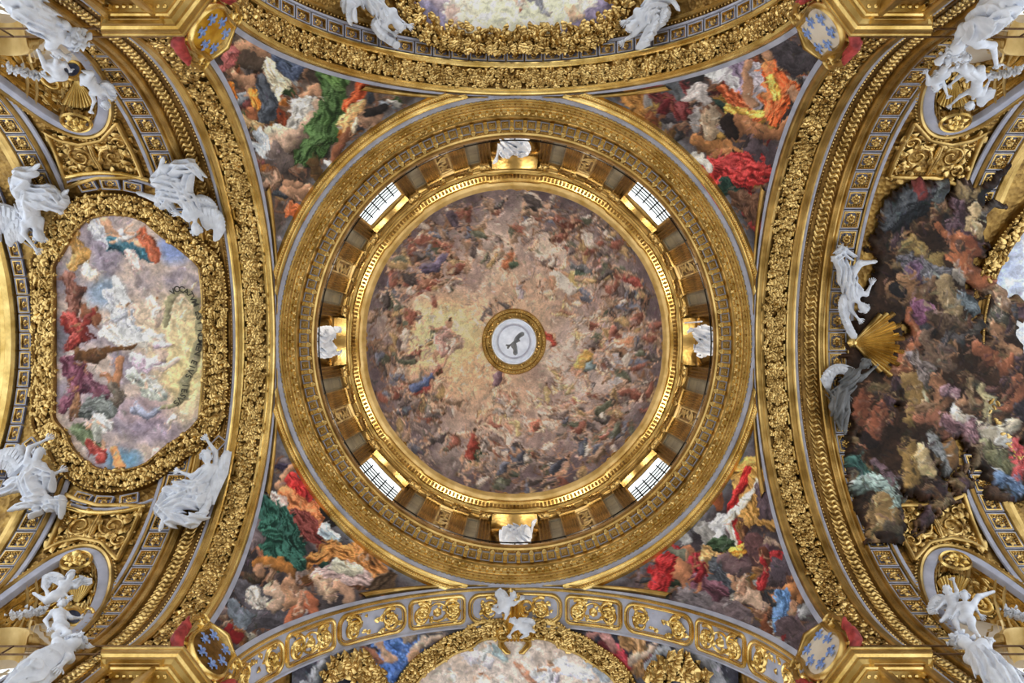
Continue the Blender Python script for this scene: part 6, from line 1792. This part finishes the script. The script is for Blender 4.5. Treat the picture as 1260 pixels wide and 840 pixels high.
# gilded shields with a dark blue heart, leaf sprays
for (S_, x, y, lb) in ((lL, 92, 88, 'dark blue stone set in gilded volutes under the front left lunette shell'), (lL, 94, 756, 'blue heart shield in gilded volutes beside standing putto')):
    c = np.array(S_(x, y, .05)); rt = empty('shield', tuple(c), lb, 'shield')
    g = G(); m = lambda u, v, w_, c=c: np.stack([c[0] + u, c[1] + v, c[2] - .1 - w_ + 0 * u], -1)
    o_ = np.array([(.24 * math.cos(t), .2 * math.sin(t)) for t in np.linspace(0, 2 * PI, 18, endpoint=False)])
    g.add(m(o_[:, 0], o_[:, 1], 0.03), [np.arange(18)]); g.build('heart', 'jewel', rt)
    g = G(); sweep(g, m, o_, [(-.02, 0), (0, .1), (.06, .12), (.1, 0)], closed=True)
    for s in (-1, 1): tube(g, m, spiral(s * .4, -.1, .02, .18, 0, s * 1.4), np.linspace(.02, .06, 26), h=1.8)
    g.build('volute_frame', 'gold_bright', rt, 60)
for (S_, a, b, lb) in ((lL, (10, 83), (52, 95), 'white leaf spray along the front left lunette shell'), (lL, (14, 757), (58, 749), 'white leaf garland on the rear left window cornice'), (lR, (1218, 94), (1256, 86), 'white leaf spray along the front right lunette shell'), (lR, (1236, 750), (1264, 760), 'white leaf garland on the rear right window cornice')):
    t = np.linspace(0, 1, 34)
    Q = np.array([S_(a[0] + (b[0] - a[0]) * x, a[1] + (b[1] - a[1]) * x, .25) for x in t])
    g = G(); rg = np.random.default_rng(3)
    for c in Q:
        m = lambda u, v, w_, c=c: np.stack([c[0] + u, c[1] + v, c[2] - w_ + 0 * u], -1)
        leaves(g, m, rg.normal(0, .04, 4), rg.normal(0, .04, 4), .11, None, 0, 0, .6, rng=rg)
    g.build('leaf_spray', 'white', None, 60, label=lb, cat='garland', loc=tuple(Q[17]))

# seated figures in the drum niches
def on_drum(th):
    """local: x sideways (m), y height (m), stand-off from the wall towards the axis"""
    M = dmat(th, RW, 0)
    return lambda x, y, w_: np.array(M @ Vector((x, y, w_)))
for i, (th, lb, hd) in enumerate(((-PI / 2, 'front', -.3), (0, 'right', .5), (PI / 2, 'rear', .2), (PI, 'left', -.5))):
    s = 1 if i % 2 == 0 else -1
    J = dict(head=(hd * .5, 36.0, .15), chest=(hd * .2, 35.3, .05), pelvis=(0, 34.4, .1), arms=[((.62, 35.0, .25), (.75 * s if s > 0 else .5, 34.9, .75)), ((-.55, 34.9, .3), (-.35, 34.5, .7))], legs=[((.35, 34.3, .75), (.4, 33.2, .7)), ((-.35, 34.2, .7), (-.3, 33.1, .6))])
    props = [('staff', [(.8, 33.4, .75), (.8, 35.0, .78), (.82, 36.5, .8)], .03, 'white')] if i in (1,) else []
    if i == 3: props = [('book', [(-.5, 34.7, .8), (-.5, 35.05, .85)], [.16, .16], 'white')]
    statue('seated_statue', 'white seated figure in the drum niche, ' + {'front': 'head tilted above spread arms', 'right': 'leaning on a long staff', 'rear': 'broad robe hiding the feet', 'left': 'holding up a book'}[lb], 'statue', on_drum(th), J,
           [([(0, 35.4, .05), (0, 34.5, .15), (.35, 34.2, .65), (.4, 33.2, .6)], [.36, .46, .32, .28]), ([(0, 34.5, .15), (-.35, 34.1, .6), (-.3, 33.2, .5)], [.4, .32, .3]), ([(0, 33.9, .3), (0, 33.0, .3)], [.5, .5])] + ([([(.1, 34.9, .45), (-.1, 34.6, .55)], [.4, .4])] if i == 2 else []),
           (), 1.15, seed=40 + i, props=props)

# dove in the lantern
dv = G()
o = np.array([.02, .02, 49.3])
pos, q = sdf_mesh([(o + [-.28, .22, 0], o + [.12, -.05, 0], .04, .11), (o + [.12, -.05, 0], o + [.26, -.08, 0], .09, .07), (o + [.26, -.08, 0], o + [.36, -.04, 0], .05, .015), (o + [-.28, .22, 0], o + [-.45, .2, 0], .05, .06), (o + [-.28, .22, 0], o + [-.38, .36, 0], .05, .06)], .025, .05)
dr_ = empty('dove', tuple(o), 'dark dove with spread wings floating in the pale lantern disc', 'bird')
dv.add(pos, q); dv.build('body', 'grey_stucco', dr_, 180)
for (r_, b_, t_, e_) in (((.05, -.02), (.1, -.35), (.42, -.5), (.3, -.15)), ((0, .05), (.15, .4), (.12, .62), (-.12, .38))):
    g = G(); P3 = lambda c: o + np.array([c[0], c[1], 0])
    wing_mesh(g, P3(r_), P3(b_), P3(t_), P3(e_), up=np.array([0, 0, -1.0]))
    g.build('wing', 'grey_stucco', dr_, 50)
g = G()
t = np.linspace(0, 2 * PI, 49)[:-1]
g.grid(np.stack([rev(r, t, z) for r, z in ((1.0, 49.93), (1.0, 49.88), (.92, 49.9), (.92, 49.98))], 1), closed_i=True)
g.build('lantern_band', 'lavender', LN, 50)

# ================================================================== ARMS OF THE CORNERS (shield with six blue lilies)
def lily(g, mp, cx, cy, s, rot, mat):
    ca, sa = math.cos(rot), math.sin(rot)
    T = lambda P: np.array([(cx + s * (x * ca - y * sa), cy + s * (x * sa + y * ca)) for x, y in P])
    tube(g, mp, T([(0, -1), (0, -.5), (0, .1), (0, .75), (0, 1.0)]), s * np.array([.12, .12, .2, .28, .03]), mat, h=.5, w0=.02)
    for e in (-1, 1):
        tube(g, mp, T([(0, -.25), (e * .3, .15), (e * .65, .4), (e * .85, .1), (e * .7, -.05)]), s * np.array([.12, .2, .2, .16, .06]), mat, h=.5, w0=.02)
        tube(g, mp, T([(0, -.4), (e * .35, -.65), (e * .5, -.9)]), s * np.array([.1, .13, .05]), mat, h=.5, w0=.02)
    tube(g, mp, T([(-.35, -.28), (0, -.28), (.35, -.28)]), s * .1, mat, h=.7, w0=.03)
for nm, lb, sm in (('left_front', 'yellow lily shield in scrolled gilt frame at the green-draped corner', 'shield'), ('right_front', 'pale lily shield at the dark clouded red-draped corner', 'pale_wall'), ('left_rear', 'brown gold lily shield below the dark green robe', 'gold_deep'), ('right_rear', 'pale rosy lily shield below the blue-wrapped child', 'pale_wall')):
    f = PEND[nm][2]
    base = f(.5, .008, 0.14)
    rt = empty('lily_shield', tuple(base), lb, 'coat of arms')
    eu = f(.53, .02, .1) - f(.47, .02, .1); eu /= np.linalg.norm(eu)
    ev = f(.5, .07, .1) - f(.5, .01, .1); ev /= np.linalg.norm(ev)
    n = np.cross(eu, ev); n /= np.linalg.norm(n)
    if n @ base > 0: n = -n
    m = lambda u, v, w_, b=base, eu=eu, ev=ev, n=n: b + np.asarray(u, float)[..., None] * eu + np.asarray(v, float)[..., None] * ev + (np.asarray(w_, float) + 0 * np.asarray(u, float))[..., None] * n
    sp = chaikin(np.array([(-.62, .85), (-.3, .72), (0, .86), (.3, .72), (.62, .85), (.58, .3), (.72, -.2), (.55, -.7), (0, -.95), (-.55, -.7), (-.72, -.2), (-.58, .3)]), 2)
    g = G()
    rr_ = np.linspace(0, 1, 7)
    Pd = np.stack([m(sp[:, 0] * k, sp[:, 1] * k, .12 + .14 * (1 - k * k)) for k in rr_], 1)
    g.grid(Pd, closed_i=True)
    fd = g.build('shield_field', sm, rt, 180)
    for (x, y) in ((-.28, .42), (.22, .45), (-.38, -.02), (.35, 0), (-.2, -.48), (.22, -.46)):
        g = G(); mm = lambda u, v, w_: m(u, v, np.asarray(w_) + .22)
        lily(g, mm, x, y, .19, 0, 0)
        g.build('lily', 'fleur', rt, 60)
    g = G(); sweep(g, m, sp, [(-.06, .1), (-.02, .2), (.06, .24), (.12, .16), (.14, .0)], closed=True)
    for s in (-1, 1):
        tube(g, m, spiral(s * .78, .72, .03, .26, PI / 2, s * 1.5), np.linspace(.03, .08, 26), h=1.5, w0=.05)
        tube(g, m, spiral(s * .8, -.55, .03, .22, -PI / 2, -s * 1.4), np.linspace(.03, .07, 26), h=1.5, w0=.05)
        tube(g, m, np.array([(s * .8, .95), (s * 1.0, .3), (s * .85, -.3)]), [.05, .09, .05], h=1.4, w0=.04)
    tube(g, m, np.array([(-.5, .95), (0, 1.12), (.5, .95)]), [.06, .13, .06], h=1.4, w0=.05)
    g.build('scroll_frame', 'gold_bright' if 'left' in nm else 'gold', rt, 60)
    for s in (-1, 1):
        pos, q = sdf_mesh([(m(s * .85, -.7, .05), m(s * .95, -.1, .08), .16, .12), (m(s * .8, -.8, .05), m(s * .45, -1.05, .05), .15, .1), (m(s * .95, -.1, .08), m(s * 1.05, .3, .05), .11, .05)], .04, .06, .03, 3)
        g = G(); g.add(pos, q); g.build('red_cloth', 'red', rt, 180)

# ================================================================== RAILINGS
g = G()
th = np.linspace(0, 2 * PI, 160, endpoint=False)
dra = empty('drum_railing', (0, 0, 31.4), 'thin black iron railing round the foot of the drum', 'railing')
g = G(); tube3(g, rev(7.62, th, 32.35), .028, closed=True, n=5); g.build('top_rail', 'iron', dra, 60)
g = G(); tube3(g, rev(7.66, th, 31.95), .018, closed=True, n=5); g.build('middle_rail', 'iron', dra, 60)
pm = None
for i in range(48):
    t = i * 2 * PI / 48
    if pm is None:
        gg = G(); tube3(gg, [(0, 0, 31.36), (0, 0, 31.9), (0, 0, 32.36)], .022, n=5)
        o = gg.build('post', 'iron', dra, 60); pm = o.data; o.location = Vector(rev(7.63, t, 0)) - dra.location
    else:
        inst(pm, 'post', Matrix.Translation(Vector(rev(7.63, t, 0))), dra)
for nm, (sx, sy) in CORNERS.items():
    rt = empty('cornice_railing', (sx * 10.6, sy * 7.75, 20.45), 'brown iron railing on the cornice of the ' + nm[5:].replace('_', ' ') + ' pier', 'railing')
    for z in (21.55, 22.1):
        g = G(); tube3(g, [(sx * 8.9, sy * 7.75, z - .9), (sx * 10.05, sy * 7.75, z - .9), (sx * 16, sy * 7.75, z - .9)], .03, n=5)
        g.build('rail', 'bronze', rt, 60)
    for x in (9.2, 10.4, 11.6, 12.8, 14.0):
        yy = 7.75
        g = G(); tube3(g, [(sx * x, sy * yy, 20.45), (sx * x, sy * yy, 20.9), (sx * x, sy * yy, 21.22)], .025, n=5)
        g.build('post', 'bronze', rt, 60)

# ================================================================== FLOODLIGHTS ADDED TO LIGHT THE DOME, UNSEEN FROM BELOW
MAT['lamp_glass'], n_, l_, p_ = new_mat('lamp_glass')
p_.inputs['Emission Color'].default_value = (1, .86, .62, 1); p_.inputs['Emission Strength'].default_value = 6
def added_floodlight(loc, aim, power, label, size=.5, col=(1, .92, .80), group=None):
    rt = empty('added_floodlight', loc, label, 'added_floodlight', group)
    d = (Vector(aim) - Vector(loc)).normalized()
    Q = d.to_track_quat('-Z', 'Y').to_matrix().to_4x4()
    M = Matrix.Translation(loc) @ Q
    g = G(); g.box((0, 0, .06), (size * .5, size * .35, .06), 0, M); g.box((0, 0, .14), (size * .2, size * .2, .04), 0, M); g.build('housing', 'iron', rt, 30)
    g = G(); g.box((0, 0, -.01), (size * .45, size * .3, .01), 0, M); g.build('lens', 'lamp_glass', rt, 30)
    g = G()
    g.box((0, 0, .2), (size * .1, size * .1, .12), 0, M); g.build('bracket', 'iron', rt, 30)
    la = bpy.data.lights.new('lamp', 'AREA'); la.shape = 'RECTANGLE'; la.size = size; la.size_y = size * .7; la.energy = power; la.color = col
    lo = bpy.data.objects.new('lamp', la); COL.objects.link(lo)
    lo.parent = rt; lo.matrix_basis = Matrix.Translation(-Vector(loc)) @ Matrix.Translation(Vector(loc) + d * .06) @ Q
for k in range(8):
    th = (k + .5) * PI / 4
    p = rev(7.97, th, 31.68)
    added_floodlight(tuple(p), tuple(rev(2.2, th, 44)), LAMP_DRUM, 'small black fill lamp added out of sight on the ledge behind the drum railing', group='added drum ledge lights')
